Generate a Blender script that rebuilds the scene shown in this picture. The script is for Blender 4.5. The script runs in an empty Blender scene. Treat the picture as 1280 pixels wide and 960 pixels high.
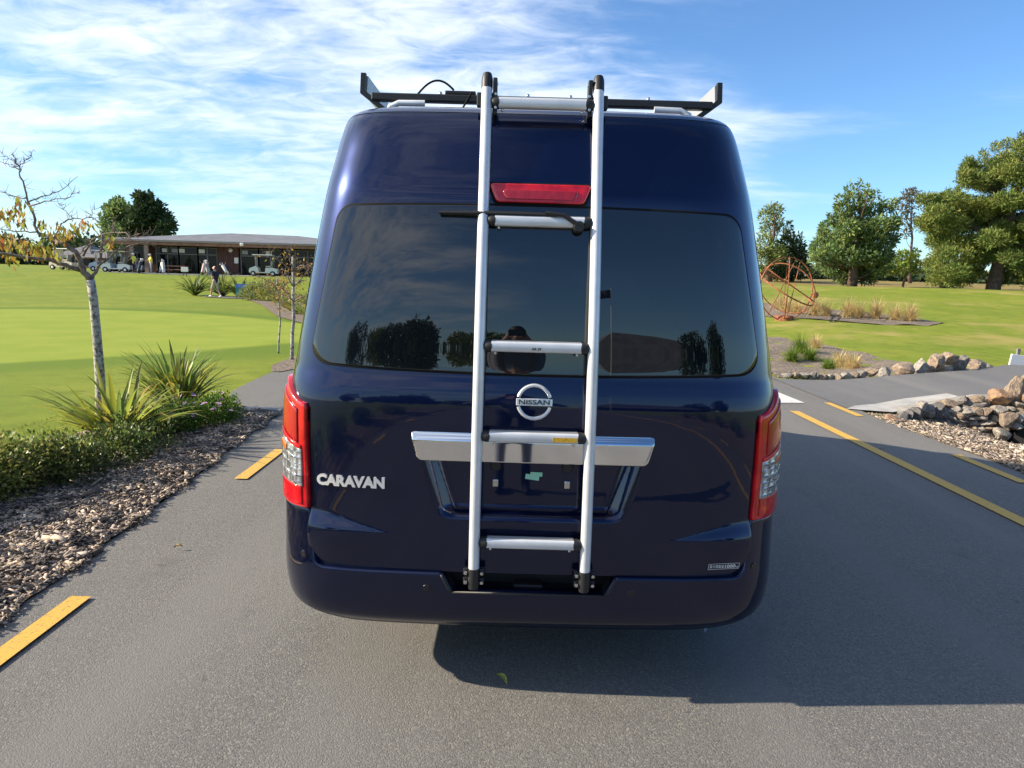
import bpy, bmesh, math, random
import numpy as np

random.seed(7)
rng = np.random.default_rng(7)
scene = bpy.context.scene
col = scene.collection

# ------------------------------------------------------------------ camera
CAM_H, F_PX = 1.62, 887.0
PITCH, ROLL = math.radians(8.65), math.radians(1.6)
fw = np.array([0, math.cos(PITCH), -math.sin(PITCH)])
r0 = np.array([1.0, 0, 0]); u0 = np.cross(r0, fw)
rt = math.cos(ROLL) * r0 + math.sin(ROLL) * u0
up = -math.sin(ROLL) * r0 + math.cos(ROLL) * u0
cam_d = bpy.data.cameras.new('camera'); cam = bpy.data.objects.new('camera', cam_d); col.objects.link(cam)
cam_d.sensor_width = 36.0; cam_d.lens = 36.0 * F_PX / 1280.0
cam_d.clip_start = 0.03; cam_d.clip_end = 4000
from mathutils import Matrix, Vector
cam.matrix_world = Matrix(((rt[0], up[0], -fw[0], 0), (rt[1], up[1], -fw[1], 0), (rt[2], up[2], -fw[2], CAM_H), (0, 0, 0, 1)))
scene.camera = cam

# ------------------------------------------------------------------ sun and sky
SUN_TRAVEL = Vector((1.0, 0.06, -0.535)).normalized()
sun_el = math.asin(-SUN_TRAVEL.z)
sun_az = math.atan2(-SUN_TRAVEL.x, -SUN_TRAVEL.y)          # clockwise from +Y
sd = bpy.data.lights.new('sun', 'SUN'); so = bpy.data.objects.new('sun', sd); col.objects.link(so)
sd.energy = 4.6; sd.angle = math.radians(0.53); sd.color = (1.0, 0.88, 0.70)
so.rotation_euler = SUN_TRAVEL.to_track_quat('-Z', 'Y').to_euler()

world = bpy.data.worlds.new('World'); scene.world = world; world.use_nodes = True
wn, wl = world.node_tree.nodes, world.node_tree.links
wn.clear()
def W(t, **k):
    n = wn.new(t)
    for a, b in k.items(): setattr(n, a, b)
    return n
def wmath(op, a, b=None, clamp=False):
    n = W('ShaderNodeMath', operation=op, use_clamp=clamp)
    for i, v in enumerate((a, b)):
        if v is None: continue
        if isinstance(v, (int, float)): n.inputs[i].default_value = v
        else: wl.new(v, n.inputs[i])
    return n.outputs[0]
sky = W('ShaderNodeTexSky', sky_type='NISHITA', sun_disc=False)
sky.sun_elevation = sun_el; sky.sun_rotation = sun_az
sky.altitude = 10; sky.air_density = 1.0; sky.dust_density = 0.2; sky.ozone_density = 2.0
tc = W('ShaderNodeTexCoord'); sep = W('ShaderNodeSeparateXYZ'); wl.new(tc.outputs['Generated'], sep.inputs[0])
dx, dy, dz = sep.outputs
zz = wmath('ADD', wmath('MAXIMUM', dz, 0.0), 0.16)
cmb = W('ShaderNodeCombineXYZ')
wl.new(wmath('DIVIDE', dx, zz), cmb.inputs[0]); wl.new(wmath('DIVIDE', dy, zz), cmb.inputs[1])
mp = W('ShaderNodeMapping'); mp.inputs['Rotation'].default_value = (0, 0, math.radians(-28)); mp.inputs['Scale'].default_value = (1.0, 1.9, 1)
wl.new(cmb.outputs[0], mp.inputs[0])
n1 = W('ShaderNodeTexNoise'); n1.inputs['Scale'].default_value = 1.1; n1.inputs['Detail'].default_value = 9; n1.inputs['Roughness'].default_value = 0.56; n1.inputs['Distortion'].default_value = 0.3
wl.new(mp.outputs[0], n1.inputs['Vector'])
mp2 = W('ShaderNodeMapping'); mp2.inputs['Rotation'].default_value = (0, 0, math.radians(25)); mp2.inputs['Scale'].default_value = (4.5, 7.0, 1)
wl.new(cmb.outputs[0], mp2.inputs[0])
n2 = W('ShaderNodeTexNoise'); n2.inputs['Scale'].default_value = 1.0; n2.inputs['Detail'].default_value = 6; n2.inputs['Roughness'].default_value = 0.6; n2.inputs['Distortion'].default_value = 0.8
wl.new(mp2.outputs[0], n2.inputs['Vector'])
# a cloud sheet that covers the left (-X) side of the sky and ends along a slanting edge
edge = wmath('SUBTRACT', wmath('ADD', wmath('MULTIPLY', dy, 0.19), 0.10), dx)
edge = wmath('ADD', edge, wmath('MULTIPLY', wmath('SUBTRACT', n1.outputs[0], 0.5), 0.7))
er = W('ShaderNodeMapRange', interpolation_type='SMOOTHSTEP'); wl.new(edge, er.inputs[0])
er.inputs[1].default_value = -0.10; er.inputs[2].default_value = 0.22
den = wmath('ADD', wmath('MULTIPLY', n1.outputs[0], 0.62), wmath('MULTIPLY', n2.outputs[0], 0.38))
dr = W('ShaderNodeMapRange', interpolation_type='SMOOTHSTEP'); wl.new(den, dr.inputs[0])
dr.inputs[1].default_value = 0.33; dr.inputs[2].default_value = 0.66
cov = wmath('MULTIPLY', dr.outputs[0], er.outputs[0])
# thin wisps everywhere
wr = W('ShaderNodeMapRange', interpolation_type='SMOOTHSTEP'); wl.new(n1.outputs[0], wr.inputs[0])
wr.inputs[1].default_value = 0.56; wr.inputs[2].default_value = 0.86; wr.inputs[4].default_value = 0.25
cov = wmath('MAXIMUM', cov, wr.outputs[0])
hz = W('ShaderNodeMapRange', interpolation_type='SMOOTHSTEP'); wl.new(dz, hz.inputs[0])
hz.inputs[1].default_value = 0.0; hz.inputs[2].default_value = 0.22; hz.inputs[3].default_value = 0.35
cov = wmath('MULTIPLY', wmath('MULTIPLY', cov, hz.outputs[0]), 0.88)
tint = W('ShaderNodeMix', data_type='RGBA', blend_type='MULTIPLY'); tint.inputs[0].default_value = 1.0
wl.new(sky.outputs[0], tint.inputs['A']); tint.inputs['B'].default_value = (0.60, 0.83, 1.08, 1)
mixc = W('ShaderNodeMix', data_type='RGBA'); wl.new(cov, mixc.inputs[0])
wl.new(tint.outputs['Result'], mixc.inputs['A']); mixc.inputs['B'].default_value = (6.6, 7.0, 7.7, 1)
bg = W('ShaderNodeBackground'); bg.inputs[1].default_value = 0.088
wl.new(mixc.outputs['Result'], bg.inputs[0])
wo = W('ShaderNodeOutputWorld'); wl.new(bg.outputs[0], wo.inputs[0])

scene.view_settings.view_transform = 'Standard'; scene.view_settings.look = 'None'
scene.view_settings.exposure = 1.1; scene.view_settings.gamma = 1.0
scene.view_settings.use_curve_mapping = False
scene.cycles.max_bounces = 7; scene.cycles.glossy_bounces = 4; scene.cycles.transparent_max_bounces = 6

# ------------------------------------------------------------------ helpers
def ss(a, b, x):
    t = np.clip((np.asarray(x, float) - a) / (b - a), 0, 1); return t * t * (3 - 2 * t)

class Pchip:
    def __init__(s, x, y):
        x = np.array(x, float); y = np.array(y, float); h = np.diff(x); d = np.diff(y) / h
        m = np.zeros_like(y)
        for i in range(1, len(x) - 1):
            if d[i-1] * d[i] > 0:
                w1 = 2*h[i] + h[i-1]; w2 = h[i] + 2*h[i-1]; m[i] = (w1 + w2) / (w1/d[i-1] + w2/d[i])
        m[0] = d[0]; m[-1] = d[-1]; s.x, s.y, s.m, s.h = x, y, m, h
    def __call__(s, q):
        q = np.clip(np.asarray(q, float), s.x[0], s.x[-1]); i = np.clip(np.searchsorted(s.x, q) - 1, 0, len(s.h) - 1)
        t = (q - s.x[i]) / s.h[i]; h = s.h[i]
        return (s.y[i]*(1+2*t)*(1-t)**2 + h*s.m[i]*t*(1-t)**2 + s.y[i+1]*t*t*(3-2*t) + h*s.m[i+1]*t*t*(t-1))

def link(o, parent=None, label=None, cat=None, group=None, kind=None):
    col.objects.link(o)
    if parent is not None: o.parent = parent
    if label: o['label'] = label
    if cat: o['category'] = cat
    if group: o['group'] = group
    if kind: o['kind'] = kind
    return o

def empty(name, loc, label, cat, group=None, rz=0.0):
    o = bpy.data.objects.new(name, None); o.location = loc; o.rotation_euler = (0, 0, rz); o.empty_display_size = .2
    return link(o, None, label, cat, group)

def mesh(name, v, f, mats, smooth=False, mi=None, sharp=None):
    me = bpy.data.meshes.new(name)
    v = np.asarray(v, float)
    if isinstance(f, np.ndarray) and f.ndim == 2:
        me.vertices.add(len(v)); me.vertices.foreach_set('co', v.ravel())
        k = f.shape[1]
        me.loops.add(f.size); me.loops.foreach_set('vertex_index', f.ravel().astype(np.int32))
        me.polygons.add(len(f)); me.polygons.foreach_set('loop_start', np.arange(0, f.size, k, dtype=np.int32))
        me.update(calc_edges=True)
    else:
        me.from_pydata([tuple(p) for p in v], [], [tuple(int(i) for i in q) for q in f]); me.update()
    if not isinstance(mats, (list, tuple)): mats = [mats]
    for m in mats: me.materials.append(m)
    if mi is not None: me.polygons.foreach_set('material_index', np.asarray(mi, np.int32))
    if smooth: me.polygons.foreach_set('use_smooth', np.ones(len(me.polygons), bool))
    if sharp is not None: me.set_sharp_from_angle(angle=math.radians(sharp))
    return me

def mk(name, v, f, mats, parent=None, smooth=False, mi=None, sharp=None, off=None, **tags):
    v = np.asarray(v, float)
    if off is not None: v = v - np.asarray(off, float)
    return link(bpy.data.objects.new(name, mesh(name, v, f, mats, smooth, mi, sharp)), parent, **tags)

class MB:
    """collects shapes into one mesh"""
    def __init__(s): s.v = []; s.f = []; s.m = []; s.n = 0
    def add(s, v, f, m=0):
        v = np.asarray(v, float); s.v.append(v); s.f += [tuple(int(i) + s.n for i in q) for q in f]; s.m += [m] * len(f); s.n += len(v); return s
    def box(s, c, d, rot=None, m=0, bev=0.0):
        x, y, z = [q / 2 for q in d]
        if bev <= 0:
            v = np.array([(-x,-y,-z),(x,-y,-z),(x,y,-z),(-x,y,-z),(-x,-y,z),(x,-y,z),(x,y,z),(-x,y,z)])
            f = [(0,3,2,1),(4,5,6,7),(0,1,5,4),(1,2,6,5),(2,3,7,6),(3,0,4,7)]
        else:
            bm = bmesh.new(); bmesh.ops.create_cube(bm, size=1.0)
            for q in bm.verts: q.co = Vector((q.co.x*2*x, q.co.y*2*y, q.co.z*2*z))
            bmesh.ops.bevel(bm, geom=bm.edges[:], offset=bev, segments=2, affect='EDGES', profile=.5)
            bm.verts.index_update(); v = np.array([q.co[:] for q in bm.verts]); f = [tuple(q.index for q in g.verts) for g in bm.faces]; bm.free()
        if rot is not None: v = v @ np.array(rot).T
        return s.add(v + np.array(c, float), f, m)
    def tube(s, pts, r, n=10, m=0, cap=True, flat=1.0):
        pts = np.asarray(pts, float); k = len(pts)
        r = np.full(k, r, float) if np.isscalar(r) else np.asarray(r, float)
        tg = np.gradient(pts, axis=0); tg /= np.linalg.norm(tg, axis=1)[:, None] + 1e-12
        ref = np.array([0, 0, 1.0]) if abs(tg[0][2]) < .9 else np.array([0, 1.0, 0])
        a = np.cross(tg[0], ref); a /= np.linalg.norm(a); V = []
        ang = np.linspace(0, 2*math.pi, n, endpoint=False)
        for i in range(k):
            a = a - tg[i] * (a @ tg[i]); a /= np.linalg.norm(a) + 1e-12; b = np.cross(tg[i], a)
            V.append(pts[i] + r[i] * (np.cos(ang)[:, None] * a + flat * np.sin(ang)[:, None] * b))
        V = np.concatenate(V); F = []
        for i in range(k - 1):
            for j in range(n):
                q = (j + 1) % n; F.append((i*n+j, i*n+q, (i+1)*n+q, (i+1)*n+j))
        if cap: F.append(tuple(range(n-1, -1, -1))); F.append(tuple((k-1)*n + j for j in range(n)))
        return s.add(V, F, m)
    def lathe(s, prof, c, axis='z', n=20, m=0):
        V = []; F = []
        for (r, t) in prof:
            for j in range(n):
                a = 2*math.pi*j/n; p = (r*math.cos(a), r*math.sin(a), t)
                V.append({'z': p, 'y': (p[0], t, p[1]), 'x': (t, p[0], p[1])}[axis])
        k = len(prof)
        for i in range(k-1):
            for j in range(n):
                q = (j+1) % n; F.append((i*n+j, i*n+q, (i+1)*n+q, (i+1)*n+j))
        F.append(tuple(range(n-1, -1, -1))); F.append(tuple((k-1)*n+j for j in range(n)))
        return s.add(np.array(V) + np.array(c, float), F, m)
    def build(s, name, mats, parent=None, smooth=False, sharp=None, off=None, fix=True, **tags):
        o = mk(name, np.concatenate(s.v), s.f, mats, parent, smooth, s.m, None, off, **tags)
        if fix:
            bm = bmesh.new(); bm.from_mesh(o.data); bmesh.ops.recalc_face_normals(bm, faces=bm.faces[:]); bm.to_mesh(o.data); bm.free()
        if sharp is not None: o.data.set_sharp_from_angle(angle=math.radians(sharp))
        return o

def rotz(a): c, s = math.cos(a), math.sin(a); return np.array([[c,-s,0],[s,c,0],[0,0,1]])
def roty(a): c, s = math.cos(a), math.sin(a); return np.array([[c,0,s],[0,1,0],[-s,0,c]])
def rotx(a): c, s = math.cos(a), math.sin(a); return np.array([[1,0,0],[0,c,-s],[0,s,c]])
def copy_tree(o, parent=None):
    c = o.copy(); col.objects.link(c); c.parent = parent
    for ch in list(o.children): copy_tree(ch, c)
    return c

# ------------------------------------------------------------------ materials
def pm(name, color, rough=.5, metal=0., spec=.5, coat=0., coat_rough=.02, var=None, bump=None, ior=1.5, island=None, sheen=0., trans=0., transl=0., hue=.04):
    """var=(colour2, scale, detail, lo, hi)  bump=(scale, strength, distance)  island=(amount) random per-island value shift"""
    m = bpy.data.materials.new(name); m.use_nodes = True; nt = m.node_tree; N, L = nt.nodes, nt.links
    b = N['Principled BSDF']; c4 = (*color, 1)
    b.inputs['Base Color'].default_value = c4; b.inputs['Roughness'].default_value = rough; b.inputs['Metallic'].default_value = metal
    b.inputs['Specular IOR Level'].default_value = spec; b.inputs['IOR'].default_value = ior
    b.inputs['Coat Weight'].default_value = coat; b.inputs['Coat Roughness'].default_value = coat_rough
    if trans: b.inputs['Transmission Weight'].default_value = trans
    t = N.new('ShaderNodeTexCoord'); out = None
    if var:
        n = N.new('ShaderNodeTexNoise'); n.inputs['Scale'].default_value = var[1]; n.inputs['Detail'].default_value = var[2]
        L.new(t.outputs['Object'], n.inputs['Vector'])
        r = N.new('ShaderNodeMapRange'); L.new(n.outputs[0], r.inputs[0]); r.inputs[1].default_value = var[3]; r.inputs[2].default_value = var[4]
        x = N.new('ShaderNodeMix'); x.data_type = 'RGBA'; L.new(r.outputs[0], x.inputs[0]); x.inputs['A'].default_value = c4; x.inputs['B'].default_value = (*var[0], 1)
        out = x.outputs['Result']
    if island:
        g = N.new('ShaderNodeNewGeometry'); h = N.new('ShaderNodeHueSaturation')
        r = N.new('ShaderNodeMapRange'); L.new(g.outputs['Random Per Island'], r.inputs[0]); r.inputs[3].default_value = 1 - island; r.inputs[4].default_value = 1 + island
        L.new(r.outputs[0], h.inputs['Value'])
        r2 = N.new('ShaderNodeMapRange'); w2 = N.new('ShaderNodeMath'); w2.operation = 'FRACT'; w3 = N.new('ShaderNodeMath'); w3.operation = 'MULTIPLY'; w3.inputs[1].default_value = 17.3
        L.new(g.outputs['Random Per Island'], w3.inputs[0]); L.new(w3.outputs[0], w2.inputs[0]); L.new(w2.outputs[0], r2.inputs[0])
        r2.inputs[3].default_value = .5 - hue; r2.inputs[4].default_value = .5 + hue; L.new(r2.outputs[0], h.inputs['Hue'])
        if out: L.new(out, h.inputs['Color'])
        else: h.inputs['Color'].default_value = c4
        out = h.outputs[0]
    if out: L.new(out, b.inputs['Base Color'])
    if transl:
        tb = N.new('ShaderNodeBsdfTranslucent'); ms = N.new('ShaderNodeMixShader'); ms.inputs[0].default_value = transl
        if out: L.new(out, tb.inputs[0])
        else: tb.inputs[0].default_value = c4
        L.new(b.outputs[0], ms.inputs[1]); L.new(tb.outputs[0], ms.inputs[2]); L.new(ms.outputs[0], N['Material Output'].inputs[0])
    if bump:
        n = N.new('ShaderNodeTexNoise'); n.inputs['Scale'].default_value = bump[0]; n.inputs['Detail'].default_value = 5
        L.new(t.outputs['Object'], n.inputs['Vector'])
        u = N.new('ShaderNodeBump'); u.inputs['Strength'].default_value = bump[1]; u.inputs['Distance'].default_value = bump[2]
        L.new(n.outputs[0], u.inputs['Height']); L.new(u.outputs[0], b.inputs['Normal'])
    return m
def nodes(m): return m.node_tree.nodes, m.node_tree.links, m.node_tree.nodes['Principled BSDF']
# ================================================================== the setting
def terrain(x, y):
    x = np.asarray(x, float); y = np.asarray(y, float)
    left = ss(6, 14, -x) * 1.0 * ss(43, 60, y)
    right = ss(4.9, 11, x) * (1.55 * ss(15, 52, y) + 0.75 * ss(58, 95, y))
    ditch = -0.60 * np.exp(-(((x - 7.1) / 1.25) ** 2 + ((y - 8.25) / 0.95) ** 2))
    creek = -0.18 * np.exp(-(((x - 6.5) / 2.2) ** 2 + ((y - 15.6) / 1.5) ** 2))
    und = 0.10 * np.sin(x * .21 + 1.3) * np.sin(y * .17) * ss(8, 16, np.hypot(x, y) * (np.abs(x) > 5))
    far = ss(150, 500, np.hypot(x, y)) * 1.0
    return left + right + ditch + creek + und * ss(5, 9, np.abs(x)) + far

def grid_axis(lims):
    out = []
    for a, b, n in lims: out += list(np.linspace(a, b, n, endpoint=False))
    out.append(lims[-1][1]); return np.array(out)

def gridmesh(xs, ys, zf):
    X, Y = np.meshgrid(xs, ys); Z = zf(X, Y); nx = len(xs)
    v = np.stack([X.ravel(), Y.ravel(), Z.ravel()], 1)
    i, j = np.meshgrid(np.arange(len(ys)-1), np.arange(nx-1), indexing='ij'); a = (i*nx + j).ravel()
    return v, np.stack([a, a+1, a+nx+1, a+nx], 1)

def rowsheet(name, ys, xl, xr, nx, zf, mat, parent=None, **tags):
    """a draped strip: for every y a row from xl(y) to xr(y)"""
    v = []
    for y in ys:
        x = np.linspace(xl(y), xr(y), nx); v.append(np.stack([x, np.full(nx, y), zf(x, np.full(nx, y))], 1))
    v = np.concatenate(v); i, j = np.meshgrid(np.arange(len(ys)-1), np.arange(nx-1), indexing='ij'); a = (i*nx + j).ravel()
    return mk(name, v, np.stack([a, a+1, a+nx+1, a+nx], 1), mat, parent, True, **tags)

# ---- materials of the ground
def m_grass():
    m = pm('lawn', (.16, .21, .018), rough=.85, spec=.15); N, L, b = nodes(m)
    t = N.new('ShaderNodeTexCoord'); sp = N.new('ShaderNodeSeparateXYZ'); L.new(t.outputs['Object'], sp.inputs[0])
    def noise(s, d, vec=None, rough=.55):
        n = N.new('ShaderNodeTexNoise'); n.inputs['Scale'].default_value = s; n.inputs['Detail'].default_value = d; n.inputs['Roughness'].default_value = rough
        L.new(vec or t.outputs['Object'], n.inputs['Vector']); return n.outputs[0]
    def rng_(s, a, b_, c=0., d=1.):
        r = N.new('ShaderNodeMapRange'); r.interpolation_type = 'SMOOTHSTEP'; L.new(s, r.inputs[0])
        for i, v in enumerate((a, b_, c, d)): r.inputs[i+1].default_value = v
        return r.outputs[0]
    def mix(f, A, B):
        x = N.new('ShaderNodeMix'); x.data_type = 'RGBA'; L.new(f, x.inputs[0])
        for k, q in (('A', A), ('B', B)):
            if isinstance(q, tuple): x.inputs[k].default_value = (*q, 1)
            else: L.new(q, x.inputs[k])
        return x.outputs['Result']
    def math_(op, a, b_):
        n = N.new('ShaderNodeMath'); n.operation = op
        for i, q in enumerate((a, b_)):
            if isinstance(q, (int, float)): n.inputs[i].default_value = q
            else: L.new(q, n.inputs[i])
        return n.outputs[0]
    c = mix(rng_(noise(.35, 4), .38, .62), (.165, .222, .018), (.225, .258, .026))
    c = mix(rng_(noise(2.2, 5), .42, .75), c, (.135, .178, .014)); c = mix(rng_(noise(11, 5, rough=.65), .48, .80), c, (.215, .232, .030))
    c = mix(rng_(noise(45, 5, rough=.75), .50, .80), c, (.055, .085, .012))
    # the close-mown putting green, paler, on the left
    ex = math_('DIVIDE', math_('ADD', sp.outputs[0], 13.5), 8.6); ey = math_('DIVIDE', math_('SUBTRACT', sp.outputs[1], 17.5), 7.0)
    rr = math_('ADD', math_('MULTIPLY', ex, ex), math_('MULTIPLY', ey, ey))
    rr = math_('ADD', rr, math_('MULTIPLY', noise(.25, 2), .25))
    c = mix(rng_(rr, 1.75, 1.35), c, (.125, .185, .014)); c = mix(rng_(rr, 1.20, 1.08), c, mix(rng_(noise(.9, 3), .35, .65), (.225, .285, .028), (.262, .305, .036)))
    # straw patches on the right-hand lawn
    stw = math_('MULTIPLY', rng_(noise(.22, 5, rough=.65), .50, .66), rng_(sp.outputs[0], 5, 9)); c = mix(stw, c, (.32, .27, .075))
    stw = math_('MULTIPLY', rng_(noise(1.7, 5, rough=.7), .55, .72), rng_(sp.outputs[0], 5, 9)); c = mix(stw, c, (.29, .25, .07))
    # dry rough grass on the right, far away
    dryf = math_('MULTIPLY', rng_(math_('ADD', sp.outputs[1], math_('MULTIPLY', noise(.12, 3), 10.)), 60, 66), rng_(sp.outputs[0], 2, 8))
    c = mix(dryf, c, mix(rng_(noise(.4, 5), .4, .65), (.27, .19, .065), (.19, .17, .045)))
    L.new(c, b.inputs['Base Color'])
    bu = N.new('ShaderNodeBump'); bu.inputs['Strength'].default_value = .55; bu.inputs['Distance'].default_value = .03
    L.new(noise(55, 5, rough=.75), bu.inputs['Height']); L.new(bu.outputs[0], b.inputs['Normal'])
    return m

def m_asphalt(name, base=(.138, .133, .124), warm=(.162, .154, .140)):
    m = pm(name, base, rough=.82, spec=.3); N, L, b = nodes(m); t = N.new('ShaderNodeTexCoord')
    def noise(s, d, rough=.55):
        n = N.new('ShaderNodeTexNoise'); n.inputs['Scale'].default_value = s; n.inputs['Detail'].default_value = d; n.inputs['Roughness'].default_value = rough
        L.new(t.outputs['Object'], n.inputs['Vector']); return n.outputs[0]
    def mix(f, A, B, bt='MIX'):
        x = N.new('ShaderNodeMix'); x.data_type = 'RGBA'; x.blend_type = bt
        if isinstance(f, (int, float)): x.inputs[0].default_value = f
        else: L.new(f, x.inputs[0])
        for k, q in (('A', A), ('B', B)):
            if isinstance(q, tuple): x.inputs[k].default_value = (*q, 1)
            else: L.new(q, x.inputs[k])
        return x.outputs['Result']
    def rg(s, a, c):
        r = N.new('ShaderNodeMapRange'); L.new(s, r.inputs[0]); r.inputs[1].default_value = a; r.inputs[2].default_value = c; return r.outputs[0]
    c = mix(rg(noise(.7, 5), .35, .68), base, warm)
    vo = N.new('ShaderNodeTexVoronoi'); vo.inputs['Scale'].default_value = 165.0; L.new(t.outputs['Object'], vo.inputs['Vector'])
    hs = N.new('ShaderNodeSeparateColor'); L.new(vo.outputs['Color'], hs.inputs[0])
    c = mix(rg(hs.outputs[0], .62, 1.0), c, (.24, .225, .195)); c = mix(rg(hs.outputs[1], .72, 1.2), c, (.06, .058, .055))
    c = mix(rg(noise(170, 3, .7), .54, .95), c, (.06, .058, .055))
    # a few worn paler and darker stains
    c = mix(rg(noise(2.3, 6, .65), .58, .78), c, (.120, .113, .102))
    # long wheel-worn streaks and small oil spots
    mp_ = N.new('ShaderNodeMapping'); mp_.inputs['Scale'].default_value = (1.6, .10, 1); L.new(t.outputs['Object'], mp_.inputs[0])
    ns = N.new('ShaderNodeTexNoise'); ns.inputs['Scale'].default_value = 1.0; ns.inputs['Detail'].default_value = 4; L.new(mp_.outputs[0], ns.inputs['Vector'])
    c = mix(rg(ns.outputs[0], .50, .72), c, (.182, .174, .160)); c = mix(rg(noise(5.5, 3, .5), .70, .78), c, (.075, .072, .068))
    L.new(c, b.inputs['Base Color'])
    bu = N.new('ShaderNodeBump'); bu.inputs['Strength'].default_value = .6; bu.inputs['Distance'].default_value = .0032
    ad = N.new('ShaderNodeMath'); ad.operation = 'SUBTRACT'; L.new(noise(300, 3, .7), ad.inputs[0]); L.new(vo.outputs['Distance'], ad.inputs[1])
    L.new(ad.outputs[0], bu.inputs['Height']); L.new(bu.outputs[0], b.inputs['Normal'])
    return m

def m_mulch(name, c1=(.27, .215, .165), c2=(.11, .085, .068)):
    m = pm(name, c1, rough=.95, spec=.15, var=(c2, 32, 6, .42, .6), bump=(45, .9, .02)); return m

M = {}
M['lawn'] = m_grass()
M['asphalt'] = m_asphalt('asphalt')
M['asphalt2'] = m_asphalt('asphalt_side', (.125, .125, .128), (.15, .148, .146))
M['mulch'] = m_mulch('mulch')
M['gravel'] = pm('gravel', (.26, .215, .165), rough=.95, spec=.1, var=((.13, .105, .085), 18, 6, .4, .62), bump=(26, .9, .04))
M['concrete'] = pm('concrete', (.40, .385, .355), rough=.85, var=((.31, .30, .275), 6, 6, .4, .65), bump=(90, .3, .004))
# worn yellow paint: asphalt shows through in specks
def m_paint():
    m = pm('yellow_paint', (.62, .36, .045), rough=.6, spec=.35); N, L, b = nodes(m); t = N.new('ShaderNodeTexCoord')
    n = N.new('ShaderNodeTexNoise'); n.inputs['Scale'].default_value = 60; n.inputs['Detail'].default_value = 6; n.inputs['Roughness'].default_value = .75; L.new(t.outputs['Object'], n.inputs['Vector'])
    r = N.new('ShaderNodeMapRange'); L.new(n.outputs[0], r.inputs[0]); r.inputs[1].default_value = .53; r.inputs[2].default_value = .66
    n2 = N.new('ShaderNodeTexNoise'); n2.inputs['Scale'].default_value = 9; n2.inputs['Detail'].default_value = 4; L.new(t.outputs['Object'], n2.inputs['Vector'])
    x0 = N.new('ShaderNodeMix'); x0.data_type = 'RGBA'; L.new(n2.outputs[0], x0.inputs[0]); x0.inputs['A'].default_value = (.66, .37, .04, 1); x0.inputs['B'].default_value = (.56, .36, .08, 1)
    x = N.new('ShaderNodeMix'); x.data_type = 'RGBA'; L.new(r.outputs[0], x.inputs[0]); L.new(x0.outputs['Result'], x.inputs['A']); x.inputs['B'].default_value = (.22, .17, .08, 1)
    L.new(x.outputs['Result'], b.inputs['Base Color'])
    bu = N.new('ShaderNodeBump'); bu.inputs['Strength'].default_value = .4; bu.inputs['Distance'].default_value = .003; L.new(n.outputs[0], bu.inputs['Height']); L.new(bu.outputs[0], b.inputs['Normal'])
    return m
M['paint'] = m_paint()

xs = grid_axis([(-900,-120,14),(-120,-30,20),(-30,-6,36),(-6,4,14),(4,12,60),(12,40,40),(40,140,24),(140,900,14)])
ys = grid_axis([(-700,-60,12),(-60,-4,20),(-4,4,8),(4,12,56),(12,30,50),(30,70,50),(70,140,24),(140,900,14)])
v, f = gridmesh(xs, ys, lambda X, Y: terrain(X, Y) - .012)
mk('ground', v, f, M['lawn'], None, True, kind='structure')

RL = Pchip([-60, -6, 1, 3, 4.2, 5.3, 6.55, 7.9, 8.4, 9.4, 11.5, 14, 18, 40], [-2.34, -2.34, -2.33, -2.32, -2.38, -2.46, -2.56, -2.66, -3.3, -3.72, -3.82, -3.3, -2.6, -2.6])
RR = Pchip([-60, 3, 6.2, 8.0, 8.6, 12, 40], [4.62, 4.62, 4.62, 4.56, 4.55, 4.6, 4.6])
yy = np.concatenate([np.linspace(-60, -2, 30, endpoint=False), np.linspace(-2, 16, 120, endpoint=False), np.linspace(16, 40, 12)])
jit = lambda y, s: .012 * math.sin(y * 17.3 + s) + .01 * math.sin(y * 41.1 + 2 * s)
road = rowsheet('road', yy, lambda y: float(RL(y)) + jit(y, 1), lambda y: float(RR(y)) + jit(y, 2), 40, lambda x, y: 0*x + .004 + .004*np.sin(x*.9)*np.sin(y*.5), M['asphalt'], kind='structure')
def marking(name, pts, mat=M['paint'], z=.0125, parent=road):
    v = [(x, y, z) for x, y in pts]; return mk(name, v, [tuple(range(len(v)))], mat, parent)
for y0 in (-11.9, -9.0, -6.1, -3.1, -.1, 2.30, 5.31, 8.9):   # left dashes
    w = .95 if y0 != 2.30 else .97
    marking('yellow_dash', [(-2.13, y0), (-2.03, y0), (-2.03, y0 + w), (-2.13, y0 + w)])
marking('yellow_line', [(3.56, -40), (3.68, -40), (3.68, 3), (3.68, 8.95), (3.56, 8.95), (3.56, 3)])
for y0 in (-9, -6, -3, 0, 3.0, 5.83, 8.72):
    marking('yellow_dash', [(4.31, y0), (4.41, y0), (4.41, y0 + .95), (4.31, y0 + .95)])
M['white_paint'] = pm('white_paint', (.62, .60, .55), rough=.7, var=((.42, .40, .36), 30, 5, .5, .72))
marking('white_marking', [(3.30, 9.50), (4.02, 9.60), (3.98, 10.6), (3.30, 11.6)], M['white_paint'])

# side road over the culvert, climbing a little to the right
SN = Pchip([4.4, 5.0, 5.7, 6.6, 8, 10, 14, 22], [9.2, 9.35, 9.75, 9.9, 10.2, 11.2, 14.5, 21])
SF = Pchip([4.4, 5.2, 6.6, 8.4, 10, 14, 22], [12.0, 11.95, 12.35, 13.25, 14.4, 18.5, 25])
def sideroad_z(x, y): return .016 + .08 * ss(4.9, 7.5, x) + .25 * ss(11, 22, x)
xs2 = np.linspace(4.45, 22, 60); v = []
for x in xs2:
    y = np.linspace(float(SN(x)), float(SF(x)), 14); v.append(np.stack([np.full(14, x), y, sideroad_z(np.full(14, x), y)], 1))
v = np.concatenate(v); i, j = np.meshgrid(np.arange(59), np.arange(13), indexing='ij'); a = (i*14+j).ravel()
mk('side_road', v, np.stack([a, a+14, a+15, a+1], 1), M['asphalt2'], None, True, kind='structure')
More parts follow.
